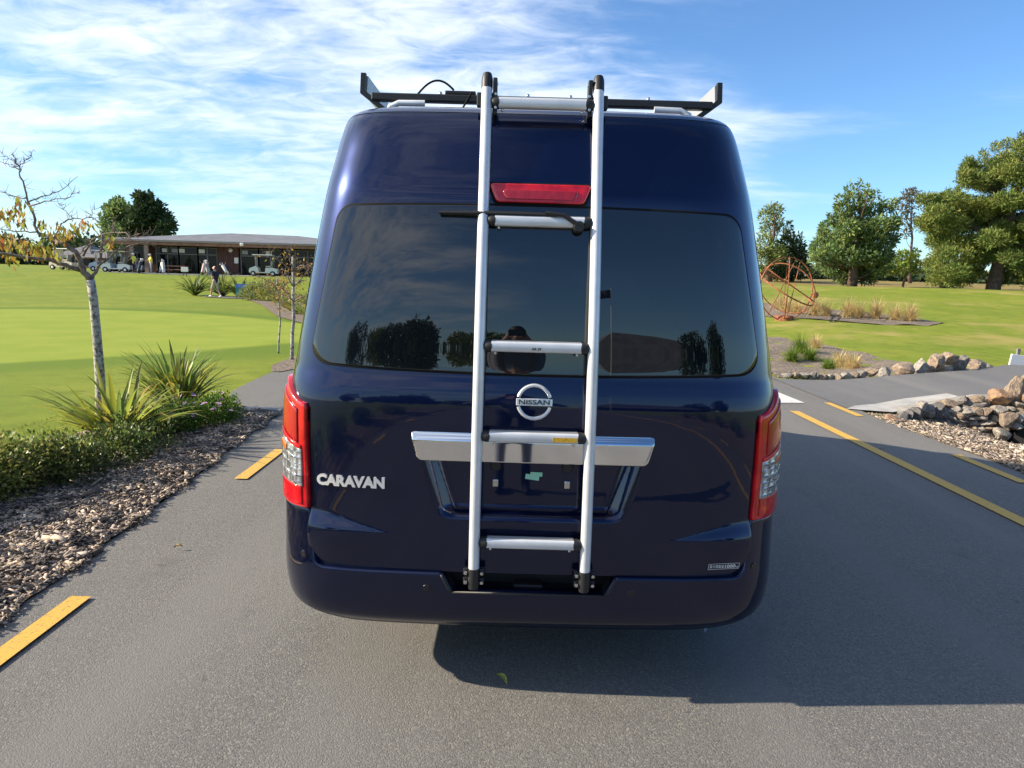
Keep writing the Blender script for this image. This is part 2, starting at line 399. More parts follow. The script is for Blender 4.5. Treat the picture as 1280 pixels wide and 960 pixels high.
# earth bank under the side road
v2 = np.concatenate([v[::14], v[13::14], v[::14] * [1, 1, 0] + [0, -.12, -.5], v[13::14] * [1, 1, 0] + [0, .12, -.5]]); n = 60
mk('road_bank', v2, [(i, i+1, 2*n+i+1, 2*n+i) for i in range(n-1)] + [(n+i, n+i+1, 3*n+i+1, 3*n+i) for i in range(n-1)], M['gravel'], None, True, kind='structure')
mk('concrete_apron', [(4.40, 9.18, .020), (4.92, 9.02, .020), (5.55, 9.40, .05), (6.2, 9.75, .14), (6.2, 10.0, .14), (5.55, 9.88, .07), (5.0, 9.62, .024), (4.62, 9.42, .022)], [(0,1,6,7), (1,2,5,6), (2,3,4,5)], M['concrete'], None, kind='structure')
# planting beds
BL = Pchip([-20, 1, 4, 6, 7.2, 7.9], [-3.9, -3.9, -4.05, -4.15, -4.0, -3.45])
bed_z = lambda x, y: .012 + .035 * ss(0, .25, x - np.array([float(BL(q)) for q in np.atleast_1d(y)])) * ss(0, .22, np.array([float(RL(q)) for q in np.atleast_1d(y)]) - x) + .010 * np.sin(x*23) * np.sin(y*19)
rowsheet('mulch_bed', np.concatenate([np.linspace(-20, 1, 30, endpoint=False), np.linspace(1, 7.9, 140)]), lambda y: float(BL(y)), lambda y: float(RL(y)) + .015 + .5*jit(y, 5), 40, bed_z, M['mulch'], kind='structure')
BR = Pchip([2, 6, 7.2, 8.6, 9.05], [8.6, 8.6, 8.6, 8.6, 8.6])
rowsheet('mulch_bank', np.linspace(-14, 9.0, 150), lambda y: float(RR(y)) - .02 + .5*jit(y, 3) + max(0, y - 8.5)*1.3, lambda y: float(BR(y)), 60, lambda x, y: terrain(x, y) + .012 + .012*np.sin(x*19)*np.sin(y*23), M['mulch'], kind='structure')
MBK = (RL, BL, RR, BR, bed_z)
# gravel creek bed on the right and the gravel strip of the tussocks
rowsheet('gravel_bed', np.linspace(12.3, 21.5, 60), lambda y: 4.62 + .05*(y-12), lambda y: float(np.interp(y, [12.3, 13, 15.5, 17.4, 20.6, 21.5], [9.0, 9.4, 8.8, 8.5, 7.9, 7.0])), 40, lambda x, y: terrain(x, y) + .012 + .03*np.sin(x*5)*np.sin(y*4.3), M['gravel'], kind='structure')
rowsheet('gravel_strip', np.linspace(24.5, 32.5, 40), lambda y: float(np.interp(y, [24.5, 27, 30, 32.5], [12.5, 9.6, 9.0, 9.6])), lambda y: float(np.interp(y, [24.5, 25.5, 28, 32.5], [14.3, 15.4, 14.6, 11])), 24, lambda x, y: terrain(x, y) + .014 + .02*np.sin(x*5)*np.sin(y*4.3), M['gravel'], kind='structure')
rowsheet('gravel_verge', np.linspace(11.2, 40, 90), lambda y: float(np.interp(y, [11.2, 12, 14, 20, 22, 24.5, 31, 40], [-3.85, -4.1, -4.1, -5.2, -6.6, -8.2, -11.0, -15.2])), lambda y: float(np.interp(y, [11.2, 14, 20, 22, 24, 33, 40], [-3.7, -2.7, -3.6, -4.0, -4.6, -8.0, -12.5])), 20, lambda x, y: terrain(x, y) + .014, M['mulch'], kind='structure')
rowsheet('footpath', np.linspace(39.2, 43, 40), lambda y: float(np.interp(y, [39, 40.5, 43], [-15.4, -17.6, -18.8])), lambda y: float(np.interp(y, [39, 41, 43], [-13.2, -13.6, -14.4])), 12, lambda x, y: terrain(x, y) + .018, M['asphalt2'], kind='structure')
# pale concrete edge that closes the left bed
mbx = MB(); mbx.box((-3.08, 7.95, .02), (.95, .10, .07), bev=.012); mbx.build('concrete_edging', M['concrete'], None, kind='structure')
# ================================================================== the van
VX, VY = 0.083, 5.1
VO = np.array([0, VY, 0])
R0g = Pchip([.25,.40,.50,.60,.75,.9,1.05,1.14,1.19,1.225,1.26,1.295,1.45,1.65,1.84,1.92,1.96,2.05,2.12,2.17,2.21,2.235,2.255,2.275,2.29,2.30],
            [2.60,2.560,2.539,2.538,2.540,2.543,2.546,2.550,2.556,2.563,2.5705,2.5745,2.5865,2.606,2.631,2.644,2.655,2.688,2.715,2.739,2.768,2.800,2.850,2.965,3.18,3.55])
Wg = Pchip([.25,.30,.40,.50,.70,.95,1.12,1.27,1.46,1.68,1.89,2.03,2.12,2.18,2.22,2.245,2.262,2.278,2.29,2.30],
           [.93,.95,.968,.974,.975,.974,.966,.946,.914,.876,.840,.814,.797,.785,.775,.764,.748,.70,.60,.38])
R0b = Pchip([.26,.285,.32,.38,.46,.50,.53,.60,.72], [2.62,2.570,2.540,2.526,2.521,2.521,2.523,2.527,2.533])
Wb = Pchip([.26,.285,.33,.40,.50,.72], [.90,.935,.962,.978,.984,.984])
DARC, PEXP, BOW = .235, 8.0, .030
_th = np.concatenate([np.linspace(0, .5, 30, endpoint=False), np.linspace(.5, 1, 60)]) * math.pi / 2
_sx = np.sin(_th) ** (2 / PEXP); _sx = np.concatenate([np.linspace(0, _sx[1], 20, endpoint=False), _sx[1:]])
_cy = np.sqrt(np.maximum(0, 1 - _sx ** PEXP))
def surf(Lc, Z, R0=R0g, Wf=Wg, D=DARC):
    """point and outward plan normal of the rear skin at signed arc length Lc and height Z"""
    Lc = np.asarray(Lc, float).ravel(); Z = np.asarray(Z, float).ravel(); P = np.zeros((len(Z), 3)); Nn = np.zeros((len(Z), 3)); last = None
    R = R0(Z); Wv = Wf(Z)
    for k in range(len(Z)):
        key = (Z[k],)
        if key != last:
            x = _sx * Wv[k]; y = R[k] + D * (1 - _cy) + BOW * _sx ** 2
            x = np.append(x, x[-1]); y = np.append(y, R[k] + D + BOW + 6.0)
            s = np.concatenate([[0], np.cumsum(np.hypot(np.diff(x), np.diff(y)))]); last = key
        a = abs(Lc[k]); px = np.interp(a, s, x); py = np.interp(a, s, y)
        e = .004; qx = np.interp(a + e, s, x) - np.interp(max(a - e, 0), s, x); qy = np.interp(a + e, s, y) - np.interp(max(a - e, 0), s, y)
        h = math.hypot(qx, qy); sg = 1 if Lc[k] >= 0 else -1
        P[k] = (sg * px, py, Z[k]); Nn[k] = (sg * qy / h, -qx / h, 0)
    return P, Nn
def arclen(theta, z, R0=R0g, Wf=Wg):
    x = _sx * float(Wf(z)); y = DARC * (1 - _cy) + BOW * _sx ** 2; s = np.concatenate([[0], np.cumsum(np.hypot(np.diff(x), np.diff(y)))])
    return float(np.interp(math.sin(theta) ** (2 / PEXP) * float(Wf(z)), x, s))
def feat(Lc, Z):
    A = np.abs(Lc)
    hw = .345 + (Z - .72) / .23 * .068
    rec = ss(0, .075, hw - A) * ss(.715, .765, Z) * (1 - ss(.956, .966, Z))
    d = -.048 * rec
    amp = .022 * ss(.46, .84, A); zu = .655 + .085 * ss(.46, .84, A)
    d = d + amp * (1 - ss(.648, np.maximum(zu, .655), Z)) * ss(.50, .64, Z)
    d = d + .0035 * (1 - ss(1.915, 1.935, Z)) * ss(1.85, 1.9, Z) * (1 - ss(.45, .72, A))
    return d
def grid_faces(nr, nc):
    i, j = np.meshgrid(np.arange(nr-1), np.arange(nc-1), indexing='ij'); a = (i*nc + j).ravel()
    return [tuple(q) for q in np.stack([a, a+1, a+nc+1, a+nc], 1)]
def skin(name, Lg, Zg, off, mat, parent, R0=R0g, Wf=Wg, use_feat=False, depth=.02, rnd=.003, mi=None, prof=None, **tags):
    """patch of the rear skin on the grid Lg x Zg, lifted by off, with a rounded edge turned inwards by depth"""
    nr, nc = Lg.shape; P, Nn = surf(Lg, Zg, R0, Wf)
    o = np.full(len(P), off) + (feat(Lg.ravel(), Zg.ravel()) if use_feat else 0)
    if prof is not None: o = o + prof(Lg.ravel(), Zg.ravel())
    V = P + Nn * o[:, None]
    loop = [(0, j) for j in range(nc)] + [(i, nc-1) for i in range(1, nr)] + [(nr-1, j) for j in range(nc-2, -1, -1)] + [(i, 0) for i in range(nr-2, 0, -1)]
    ids = [i*nc+j for i, j in loop]; n = len(ids); F = grid_faces(nr, nc); VV = [V]; base = len(V)
    if depth > 0:
        B = V[ids]; NB = Nn[ids]; tg = np.roll(B, -1, 0) - np.roll(B, 1, 0); outw = np.cross(tg, NB); outw /= np.linalg.norm(outw, axis=1)[:, None] + 1e-9
        VV += [B + outw*rnd*.7 - NB*rnd*.3, B + outw*rnd - NB*rnd, B + outw*rnd - NB*depth]
        prev = ids
        for k in range(3):
            cur = [base + k*n + q for q in range(n)]
            F += [(prev[q], cur[q], cur[(q+1) % n], prev[(q+1) % n]) for q in range(n)]; prev = cur
    ob = mk(name, np.concatenate(VV), F, mat, parent, True, None, 50, off=VO, **tags)
    return ob
def row_grid(zs, hw, nc, l0=None):
    """rows at zs; half width hw(z) either side of the middle (or from l0(z) to hw(z))"""
    t = np.linspace(0, 1, nc); Lg = []; Zg = []
    for z in zs:
        b = hw(z); a = -b if l0 is None else l0(z); Lg.append(a + (b - a) * t); Zg.append(np.full(nc, z))
    return np.array(Lg), np.array(Zg)
def endrows(a, b, n, r):
    """z rows from a to b, crowded near both ends where corners are rounded"""
    e = r * (1 - np.cos(np.linspace(0, math.pi/2, 9)))
    return np.concatenate([a + e, np.linspace(a + r, b - r, n)[1:-1], (b - e)[::-1]])
def rcorner(z, a, b, ra, rb):
    """how far rounded corners pull the side in at height z"""
    d = 0.
    if z < a + ra: d = ra - math.sqrt(max(0, ra**2 - (a + ra - z)**2))
    if z > b - rb: d = max(d, rb - math.sqrt(max(0, rb**2 - (z - b + rb)**2)))
    return d

# ---- materials
def m_carpaint():
    m = pm('navy_paint', (.006, .009, .034), rough=.30, spec=.15, coat=1.0, coat_rough=.015); N, L, b = nodes(m)
    b.inputs['Coat IOR'].default_value = 1.48; b.inputs['Metallic'].default_value = .8
    t = N.new('ShaderNodeTexCoord'); n = N.new('ShaderNodeTexNoise'); n.inputs['Scale'].default_value = 1400; L.new(t.outputs['Object'], n.inputs['Vector'])
    r = N.new('ShaderNodeMapRange'); L.new(n.outputs[0], r.inputs[0]); r.inputs[1].default_value = .4; r.inputs[2].default_value = .7
    x = N.new('ShaderNodeMix'); x.data_type = 'RGBA'; L.new(r.outputs[0], x.inputs[0]); x.inputs['A'].default_value = (.002, .0055, .026, 1); x.inputs['B'].default_value = (.0055, .0150, .078, 1); L.new(x.outputs['Result'], b.inputs['Base Color'])
    # faint orange-peel and dust in the lacquer
    n2 = N.new('ShaderNodeTexNoise'); n2.inputs['Scale'].default_value = 9; n2.inputs['Detail'].default_value = 3; L.new(t.outputs['Object'], n2.inputs['Vector'])
    bu = N.new('ShaderNodeBump'); bu.inputs['Strength'].default_value = .05; bu.inputs['Distance'].default_value = .004; L.new(n2.outputs[0], bu.inputs['Height']); L.new(bu.outputs[0], b.inputs['Coat Normal'])
    n3 = N.new('ShaderNodeTexNoise'); n3.inputs['Scale'].default_value = 5; n3.inputs['Detail'].default_value = 8; n3.inputs['Roughness'].default_value = .7; L.new(t.outputs['Object'], n3.inputs['Vector'])
    r3 = N.new('ShaderNodeMapRange'); L.new(n3.outputs[0], r3.inputs[0]); r3.inputs[1].default_value = .4; r3.inputs[2].default_value = .75; r3.inputs[3].default_value = .012; r3.inputs[4].default_value = .05
    L.new(r3.outputs[0], b.inputs['Coat Roughness']); return m
V_ = {}
V_['paint'] = m_carpaint()
V_['bumper'] = pm('navy_bumper_paint', (.003, .004, .012), rough=.34, spec=.2, coat=1.0, coat_rough=.035)
V_['glass'] = pm('tinted_glass', (.004, .006, .009), rough=.008, spec=.5, ior=1.74)
V_['rubber'] = pm('black_rubber', (.006, .006, .007), rough=.8, spec=.2)
V_['plastic'] = pm('black_plastic', (.014, .014, .015), rough=.5, bump=(400, .2, .001))
V_['jamb'] = pm('dark_jamb', (.004, .004, .006), rough=.7)
V_['chrome'] = pm('chrome', (.80, .80, .80), rough=.04, metal=1.0)
V_['alu'] = pm('anodised_aluminium', (.70, .71, .73), rough=.34, metal=.25, spec=.6, var=((.62, .63, .65), 14, 5, .4, .65))
V_['alu_dull'] = pm('dull_aluminium', (.50, .49, .47), rough=.45, metal=.6)
V_['bright'] = pm('bright_lettering', (.78, .78, .78), rough=.22, metal=.45)
V_['steel'] = pm('bolt_steel', (.62, .62, .62), rough=.25, metal=1.0)
V_['red'] = pm('red_lens', (.62, .008, .014), rough=.10, spec=.6, coat=.6, var=((.42, .004, .010), 18, 2, .4, .6), bump=(60, .12, .004))
V_['red_dark'] = pm('dark_red_lens', (.36, .004, .010), rough=.12, spec=.6, coat=.6, bump=(40, .25, .006))
def m_clear():
    m = pm('clear_lens', (.6, .6, .6), rough=.12, spec=.8, coat=.8); N, L, b = nodes(m); t = N.new('ShaderNodeTexCoord')
    mp_ = N.new('ShaderNodeMapping'); mp_.inputs['Scale'].default_value = (34, 34, 42); L.new(t.outputs['Object'], mp_.inputs[0])
    vo = N.new('ShaderNodeTexVoronoi'); vo.distance = 'CHEBYCHEV'; vo.inputs['Scale'].default_value = 1.0; vo.inputs['Randomness'].default_value = .35; L.new(mp_.outputs[0], vo.inputs['Vector'])
    cr = N.new('ShaderNodeValToRGB'); e = cr.color_ramp.elements; e[0].position = .1; e[0].color = (.75, .76, .78, 1); e[1].position = .62; e[1].color = (.10, .10, .11, 1)
    L.new(vo.outputs['Distance'], cr.inputs[0])
    sc_ = N.new('ShaderNodeSeparateColor'); L.new(vo.outputs['Color'], sc_.inputs[0])
    x = N.new('ShaderNodeMix'); x.data_type = 'RGBA'; x.blend_type = 'MULTIPLY'; x.inputs[0].default_value = .75; L.new(cr.outputs[0], x.inputs['A'])
    c2 = N.new('ShaderNodeValToRGB'); q = c2.color_ramp.elements; q[0].position = 0; q[0].color = (.30, .31, .33, 1); q[1].position = .35; q[1].color = (1, 1, 1, 1)
    L.new(sc_.outputs[0], c2.inputs[0]); L.new(c2.outputs[0], x.inputs['B']); L.new(x.outputs['Result'], b.inputs['Base Color'])
    b.inputs['Metallic'].default_value = .45
    bu = N.new('ShaderNodeBump'); bu.inputs['Strength'].default_value = .7; bu.inputs['Distance'].default_value = .01; L.new(vo.outputs['Distance'], bu.inputs['Height']); L.new(bu.outputs[0], b.inputs['Normal']); return m
V_['clear'] = m_clear()
V_['amber'] = pm('amber_lens', (.55, .16, .02), rough=.15, coat=.6)
V_['tyre'] = pm('tyre', (.018, .018, .018), rough=.8, bump=(120, .3, .004))
V_['under'] = pm('underbody_light_block', (.012, .012, .012), rough=.8)

van = empty('van', (VX, VY, 0), 'dark navy high-roof van seen from behind with a ladder up its tailgate', 'van')

# ---- tailgate
Z0, Z1 = .512, 2.212
def gate_hw(z):
    lo = .838 + .006 * ss(.6, 1.1, z); hi = arclen(1.12, z)
    q = lo + (hi - lo) * float(ss(1.105, 1.185, z))
    return q - rcorner(z, Z0, Z1, .055, .035)
zs = np.unique(np.concatenate([endrows(Z0, Z1, 150, .05), np.linspace(.62, .80, 40), np.linspace(.94, .98, 14), np.linspace(1.10, 1.32, 40)]))
Lg, Zg = row_grid(zs, gate_hw, 171)
gate = skin('tailgate', Lg, Zg, .0, V_['paint'], van, use_feat=True, depth=.03, rnd=.006)

# ---- body shell (open behind the tailgate), roof cap and underside
def half_ring(z, l_in):
    la = arclen(1.569, z); ls = np.concatenate([np.linspace(l_in, la, 22), [la + .15, la + .4]])
    P, Nn = surf(ls, np.full(len(ls), z)); w = float(Wg(z)); fy = float(FR(z))
    side = [(w, y) for y in np.linspace(3.6, fy - .55, 8)]
    fr = [(w * math.cos(a) ** .45, fy - .55 + .55 * math.sin(a) ** .8) for a in np.linspace(.05, math.pi/2, 12)]
    return [(p[0], p[1], z) for p in P] + [(a, b, z) for a, b in side] + [(a, b, z) for a, b in fr]
FR = Pchip([.25, .45, .9, 1.1, 1.25, 1.55, 1.9, 2.08, 2.2, 2.25, 2.28, 2.30], [7.66, 7.74, 7.76, 7.70, 7.52, 7.22, 6.72, 6.42, 6.05, 5.8, 5.4, 4.7])
zb = np.concatenate([np.linspace(.30, 1.05, 18), np.linspace(1.07, 1.25, 14), np.linspace(1.3, 2.1, 22), np.linspace(2.12, 2.222, 12)])
rings = []
for z in zb:
    zc = min(max(z, Z0 + .06), Z1 - .04); li = gate_hw(zc) + .010
    h = half_ring(z, li); p0 = h[0]
    h = [(p0[0] - .03, p0[1] + .10, z), (p0[0] - .006, p0[1] + .012, z)] + h
    rings.append(h + [(-a, b, c) for a, b, c in h[::-1]])
n = len(rings[0]); V = np.array([p for r in rings for p in r]); F = []
for i in range(len(rings)-1):
    for j in range(n-1):
        F.append((i*n+j, i*n+j+1, (i+1)*n+j+1, (i+1)*n+j))
mb = MB(); mb.add(V, F, 0)
zc = np.array([2.222, 2.235, 2.247, 2.258, 2.267, 2.275, 2.283, 2.29, 2.296, 2.30]); rr = []
for z in zc:
    la = arclen(1.569, z); ls = np.linspace(0, la, 34); P, _ = surf(ls, np.full(34, z)); w = float(Wg(z)); fy = float(FR(z)); k = min(.55, .3 * (fy - 3.4))
    h = [(p[0], p[1], z) for p in P] + [(w, y, z) for y in np.linspace(3.62, fy - k, 8)] + [(w * math.cos(a)**.45, fy - k + k * math.sin(a)**.8, z) for a in np.linspace(.05, math.pi/2, 12)]
    rr.append(h + [(-a, b, c) for a, b, c in h[::-1][0:]][:-1])
n = len(rr[0]); V = np.array([p for r in rr for p in r]); F = [(i*n+j, i*n+(j+1) % n, (i+1)*n+(j+1) % n, (i+1)*n+j) for i in range(len(rr)-1) for j in range(n)]
F.append(tuple((len(rr)-1)*n + j for j in range(n))); mb.add(V, F, 0)
body = mb.build('body', [V_['paint'], V_['jamb']], van, smooth=True, sharp=40, off=VO)
mb = MB(); mb.box((0, 5.25, .37), (1.80, 4.6, .10)); mb.box((0, 2.72, .95), (1.62, .02, 1.2)); mb.box((0, 2.93, 1.86), (1.30, .02, .62)); mb.box((0, 2.70, .42), (1.5, .10, .14)); mb.build('underbody_light_block', V_['under'], van, off=VO)  # plain dark boxes for the underside, added to block the light

# ---- rear window in its seal
WZ0, WZ1 = 1.268, 1.868
def win_hw(z): return .853 - .110 * (z - WZ0) / (WZ1 - WZ0) - rcorner(z, WZ0, WZ1, .085, .062) * (1.0 if z > 1.6 else 1.15)
zs = endrows(WZ0, WZ1, 46, .085); zs = np.unique(np.concatenate([zs, WZ1 - .062 * (1 - np.cos(np.linspace(0, math.pi/2, 9)))]))
sag = lambda Lg, Zg: Zg + .018 * (Lg / .8) ** 2 * (1 - (Zg - WZ0) / (WZ1 - WZ0)) - .010 * (Lg / .7) ** 2 * ((Zg - WZ0) / (WZ1 - WZ0))
Lg, Zg = row_grid(zs, lambda z: win_hw(z) + .008, 81)
seal = skin('window_seal', Lg, sag(Lg, Zg + (Zg - 1.58) * .028), .0025, V_['rubber'], gate, depth=.004, rnd=.002)
seal.parent = gate
Lg, Zg = row_grid(zs, win_hw, 81)
skin('rear_window', Lg, sag(Lg, Zg), .0055, V_['glass'], van, depth=.006, rnd=.002, label='dark tinted rear window')

# ---- bumper with the step
def btop(l):
    a = abs(l); s_in = .432 + (.503 - .432) * float(ss(.282, .335, a))
    if a > .783: s_in = .558 - math.sqrt(max(0, .055**2 - (min(a, .838) - .783)**2))
    return s_in + (.722 - s_in) * float(ss(.839, .853, a))
def bbot(l): return .282 + .062 * float(ss(.62, 1.02, abs(l))) + .02 * float(ss(.9, 1.05, abs(l)))
lb = np.unique(np.concatenate([np.linspace(-1.75, 1.75, 140), *[s * np.linspace(.27, .345, 16) for s in (-1, 1)], *[s * np.linspace(.78, .86, 34) for s in (-1, 1)]]))
nr = 26; Zg = np.array([[bbot(l) + (btop(l) - bbot(l)) * t for l in lb] for t in np.linspace(0, 1, nr)]); Lg = np.tile(lb, (nr, 1))
bump_ = skin('rear_bumper', Lg, Zg, .0, V_['paint'], van, R0b, Wb, depth=.075, rnd=.008)
mb = MB()      # the step tray
zt = .428
tray = [(-.30, 2.515, zt), (.30, 2.515, zt), (.345, 2.70, zt - .004), (-.345, 2.70, zt - .004), (-.36, 2.60, .53), (.36, 2.60, .53)]
mb.box((0, 2.625, zt - .010), (.585, .17, .02), bev=.004)
for x in np.linspace(-.24, .24, 9): mb.box((x, 2.60, zt + .002), (.012, .11, .006))
mb.box((0, 2.655, .475), (.74, .02, .10)); mb.box((0, 2.60, .445), (.11, .05, .012), bev=.003)
mb.build('bumper_step', V_['plastic'], van, off=VO)
mb = MB()
for s in (-1, 1): mb.tube([(s*.288, 2.524, .437), (s*.300, 2.524, .450), (s*.322, 2.525, .490), (s*.330, 2.527, .503)], .005, 8)
mb.tube([(-.288, 2.524, .437), (.288, 2.524, .437)], .005, 8); mb.build('step_trim', V_['plastic'], van, smooth=True, off=VO)
for l, z in ((-.872, .545), (-.385, .452), (.385, .452), (.872, .545)):
    P, Nn = surf([l], [z], R0b, Wb); p = P[0]; a = math.atan2(Nn[0][0], -Nn[0][1]); mb = MB(); R = rotz(a)
    k = MB(); k.lathe([(.0, -.004), (.0105, -.004), (.012, -.002), (.012, .006)], (0, 0, 0), 'y', 18); k.lathe([(.0135, -.0012), (.015, -.0012), (.015, .006)], (0, 0, 0), 'y', 18)
    o = mk('parking_sensor', np.concatenate(k.v) @ R.T + p, k.f, V_['bumper'], van, True, off=VO, sharp=30)

# ---- tail lights
for s in (-1, 1):
    def lz(t, u, pad=0.):      # t across 0..1, u up 0..1
        z0 = .732 + pad; z1 = 1.205 - pad
        la = arclen(1.569, .95); l0 = .849 + pad; l1 = la + .085 - pad
        l0u = l0 + .012 * u
        l = l0u + (l1 - l0u) * t
        ztop = 1.125 + (1.205 - 1.125) * float(ss(.0, .55, t)) - pad
        z = z0 + (ztop - z0) * u
        return l, z
    nr, nc = 40, 26
    G = np.array([[lz(t, u) for t in np.linspace(0, 1, nc)] for u in np.linspace(0, 1, nr)])
    def side(G):
        L_, Z_ = G[..., 0] * s, G[..., 1]
        if s < 0: L_, Z_ = L_[:, ::-1], Z_[:, ::-1]
        return L_, Z_
    lamp = skin('tail_light', *side(G), .016, V_['red'], van, depth=.025, rnd=.005)
    def sub(name, u0, u1, t0, t1, off, m, n=12):
        G = np.array([[lz(t, u) for t in np.linspace(t0, t1, n)] for u in np.linspace(u0, u1, n)])
        o = skin(name, *side(G), off, m, lamp, depth=.006, rnd=.002); return o
    sub('brake_lens', .615, .93, .10, .80, .0215, V_['red_dark']); sub('upper_rib', .565, .595, .05, .92, .0215, V_['red'])
    sub('clear_lens', .205, .560, .045, .88, .0215, V_['clear'], 18); sub('lower_lens', .03, .195, .06, .88, .0215, V_['red'])
    sub('indicator_bulb', .47, .515, .30, .45, .0245, V_['amber'], 5)
    for q in (.29, .38, .455): sub('lens_rib', q, q + .008, .10, .80, .0235, V_['clear'], 6)

# ---- high brake light, garnish, number-plate recess fittings
def zpatch(name, z0, z1, hw0, hw1, off, m, parent, n=(10, 30), depth=.012, rnd=.003, ra=.01, rb=.01, **k):
    zs = endrows(z0, z1, n[0], min(ra, (z1-z0)*.45)) if ra else np.linspace(z0, z1, n[0])
    Lg, Zg = row_grid(zs, lambda z: hw0 + (hw1 - hw0) * (z - z0) / (z1 - z0) - rcorner(z, z0, z1, ra, rb), n[1])
    return skin(name, Lg, Zg, off, m, parent, depth=depth, rnd=rnd, **k)
zpatch('brake_light_housing', 1.878, 1.952, .165, .190, .005, V_['rubber'], gate)
hb = zpatch('high_brake_light', 1.886, 1.946, .155, .180, .016, V_['red'], van, depth=.016, rnd=.004)
zpatch('brake_light_reflector', 1.896, 1.925, .125, .135, .019, V_['red_dark'], hb, depth=.004)
g = zpatch('chrome_garnish', .948, 1.046, .418, .445, .022, V_['chrome'], gate, n=(16, 60), depth=.045, rnd=.006, ra=.014, rb=.012, prof=lambda L_, Z_: -.022 * ss(1.018, 1.046, Z_) ** 1.3)
mb = MB()
for x in (-.135, .135):
    mb = MB(); mb.lathe([(.0, -.012), (.018, -.012), (.022, -.004), (.022, .02)], (x, 2.592, .915), 'y', 16); mb.build('plate_lamp', V_['plastic'], gate, smooth=True, sharp=35, off=VO)
    mb = MB(); mb.box((x, 2.588, .848), (.022, .012, .03), bev=.004); mb.build('plate_bracket', V_['steel'], gate, off=VO)
mb = MB(); mb.box((0, 2.578, .953), (.10, .03, .016), bev=.004); mb.build('handle_pad', V_['plastic'], gate, off=VO)
V_['mint'] = pm('mint_sticker', (.30, .62, .45), rough=.6)
mb = MB(); mb.box((.003, 2.5875, .874), (.052, .001, .020), rot=roty(.12)); mb.box((.018, 2.5862, .886), (.045, .001, .016), rot=roty(.03)); mb.build('paper_sticker', V_['mint'], gate, off=VO)

# ---- lettering and emblem, bent onto the panel
def textmesh(s, size, bold=0., ext=.0, xs=1.0, shear=0., space=1.0):
    cu = bpy.data.curves.new('txt', 'FONT'); cu.body = s; cu.size = size; cu.align_x = 'CENTER'; cu.align_y = 'CENTER'; cu.offset = bold; cu.extrude = ext; cu.shear = shear; cu.space_character = space; cu.resolution_u = 3
    o = bpy.data.objects.new('txt', cu); col.objects.link(o); dg = bpy.context.evaluated_depsgraph_get(); me = bpy.data.meshes.new_from_object(o.evaluated_get(dg))
    v = np.array([q.co[:] for q in me.vertices]); f = [tuple(p.vertices) for p in me.polygons]
    bpy.data.objects.remove(o); bpy.data.curves.remove(cu); bpy.data.meshes.remove(me)
    if len(v) == 0: return None, None
    v[:, 0] *= xs; return v, f
def onskin(v, l0, z0, off, tilt=0.):
    c, s_ = math.cos(tilt), math.sin(tilt); x = v[:, 0]*c - v[:, 1]*s_; y = v[:, 0]*s_ + v[:, 1]*c
    P, Nn = surf(l0 + x, z0 + y); return P + Nn * (off + v[:, 2] + feat(l0 + x, z0 + y))[:, None]
v, f = textmesh('CARAVAN', .053, .0026, .004, 1.14, 0, 1.0)
k = .262 / (v[:, 0].max() - v[:, 0].min()); v[:, 0] *= k
mk('lettering', onskin(v, -.675, .845, .006), f, V_['bright'], gate, off=VO)
mb = MB(); EZ = 1.168
for a0, a1 in ((.30, math.pi - .30), (math.pi + .30, 2*math.pi - .30)):
    t = np.linspace(a0, a1, 30); pts = np.stack([.060*np.cos(t), np.zeros(30), .060*np.sin(t)], 1); P, Nn = surf(pts[:, 0], EZ + pts[:, 2]); mb.tube(P + Nn*.007, .0068, 10, flat=1.0)
emb = mb.build('emblem', V_['bright'], gate, smooth=True, sharp=50, off=VO)
mb = MB(); q = MB(); q.box((0, 0, 0), (.132, .026, .006), bev=.002); mb.add(onskin(np.concatenate(q.v), 0, EZ, .009), q.f); mb.build('emblem_bar', V_['bright'], gate, off=VO)
v, f = textmesh('NISSAN', .024, .0004, .0008, 1.0); v[:, 0] *= .112 / (v[:, 0].max() - v[:, 0].min())
mk('emblem_letters', onskin(v, 0, EZ, .0135), f, V_['plastic'], gate, off=VO)
V_['white_print'] = pm('white_print', (.62, .62, .62), rough=.6)
mb = MB(); sx_, sz_ = .740, .553
for c, d in (((0, .0115, 0), (.124, .0015, .0006)), ((0, -.0115, 0), (.124, .0015, .0006)), ((-.0615, 0, 0), (.0015, .0245, .0006)), ((.0615, 0, 0), (.0015, .0245, .0006))):
    q = MB(); q.box(c, d); mb.add(onskin(np.concatenate(q.v), sx_, sz_, .0035), q.f)
v, f = textmesh('最大積載量', .0155, 0, .0003)
if v is not None: v[:, 0] *= .056 / max(1e-6, v[:, 0].max() - v[:, 0].min()); v[:, 0] += -.029 - (v[:, 0].max() + v[:, 0].min())/2; mb.add(onskin(v, sx_, sz_, .0038), f)
v, f = textmesh('1000', .0205, .0006, .0003); v[:, 0] *= .042 / (v[:, 0].max() - v[:, 0].min()); v[:, 0] += .022; mb.add(onskin(v, sx_, sz_, .0038), f)
v, f = textmesh('kg', .013, 0, .0003); v[:, 0] *= .012 / (v[:, 0].max() - v[:, 0].min()); v[:, 0] += .0515; v[:, 1] -= .002; mb.add(onskin(v, sx_, sz_, .0038), f)
mb.build('load_label', V_['white_print'], gate, off=VO, fix=False)

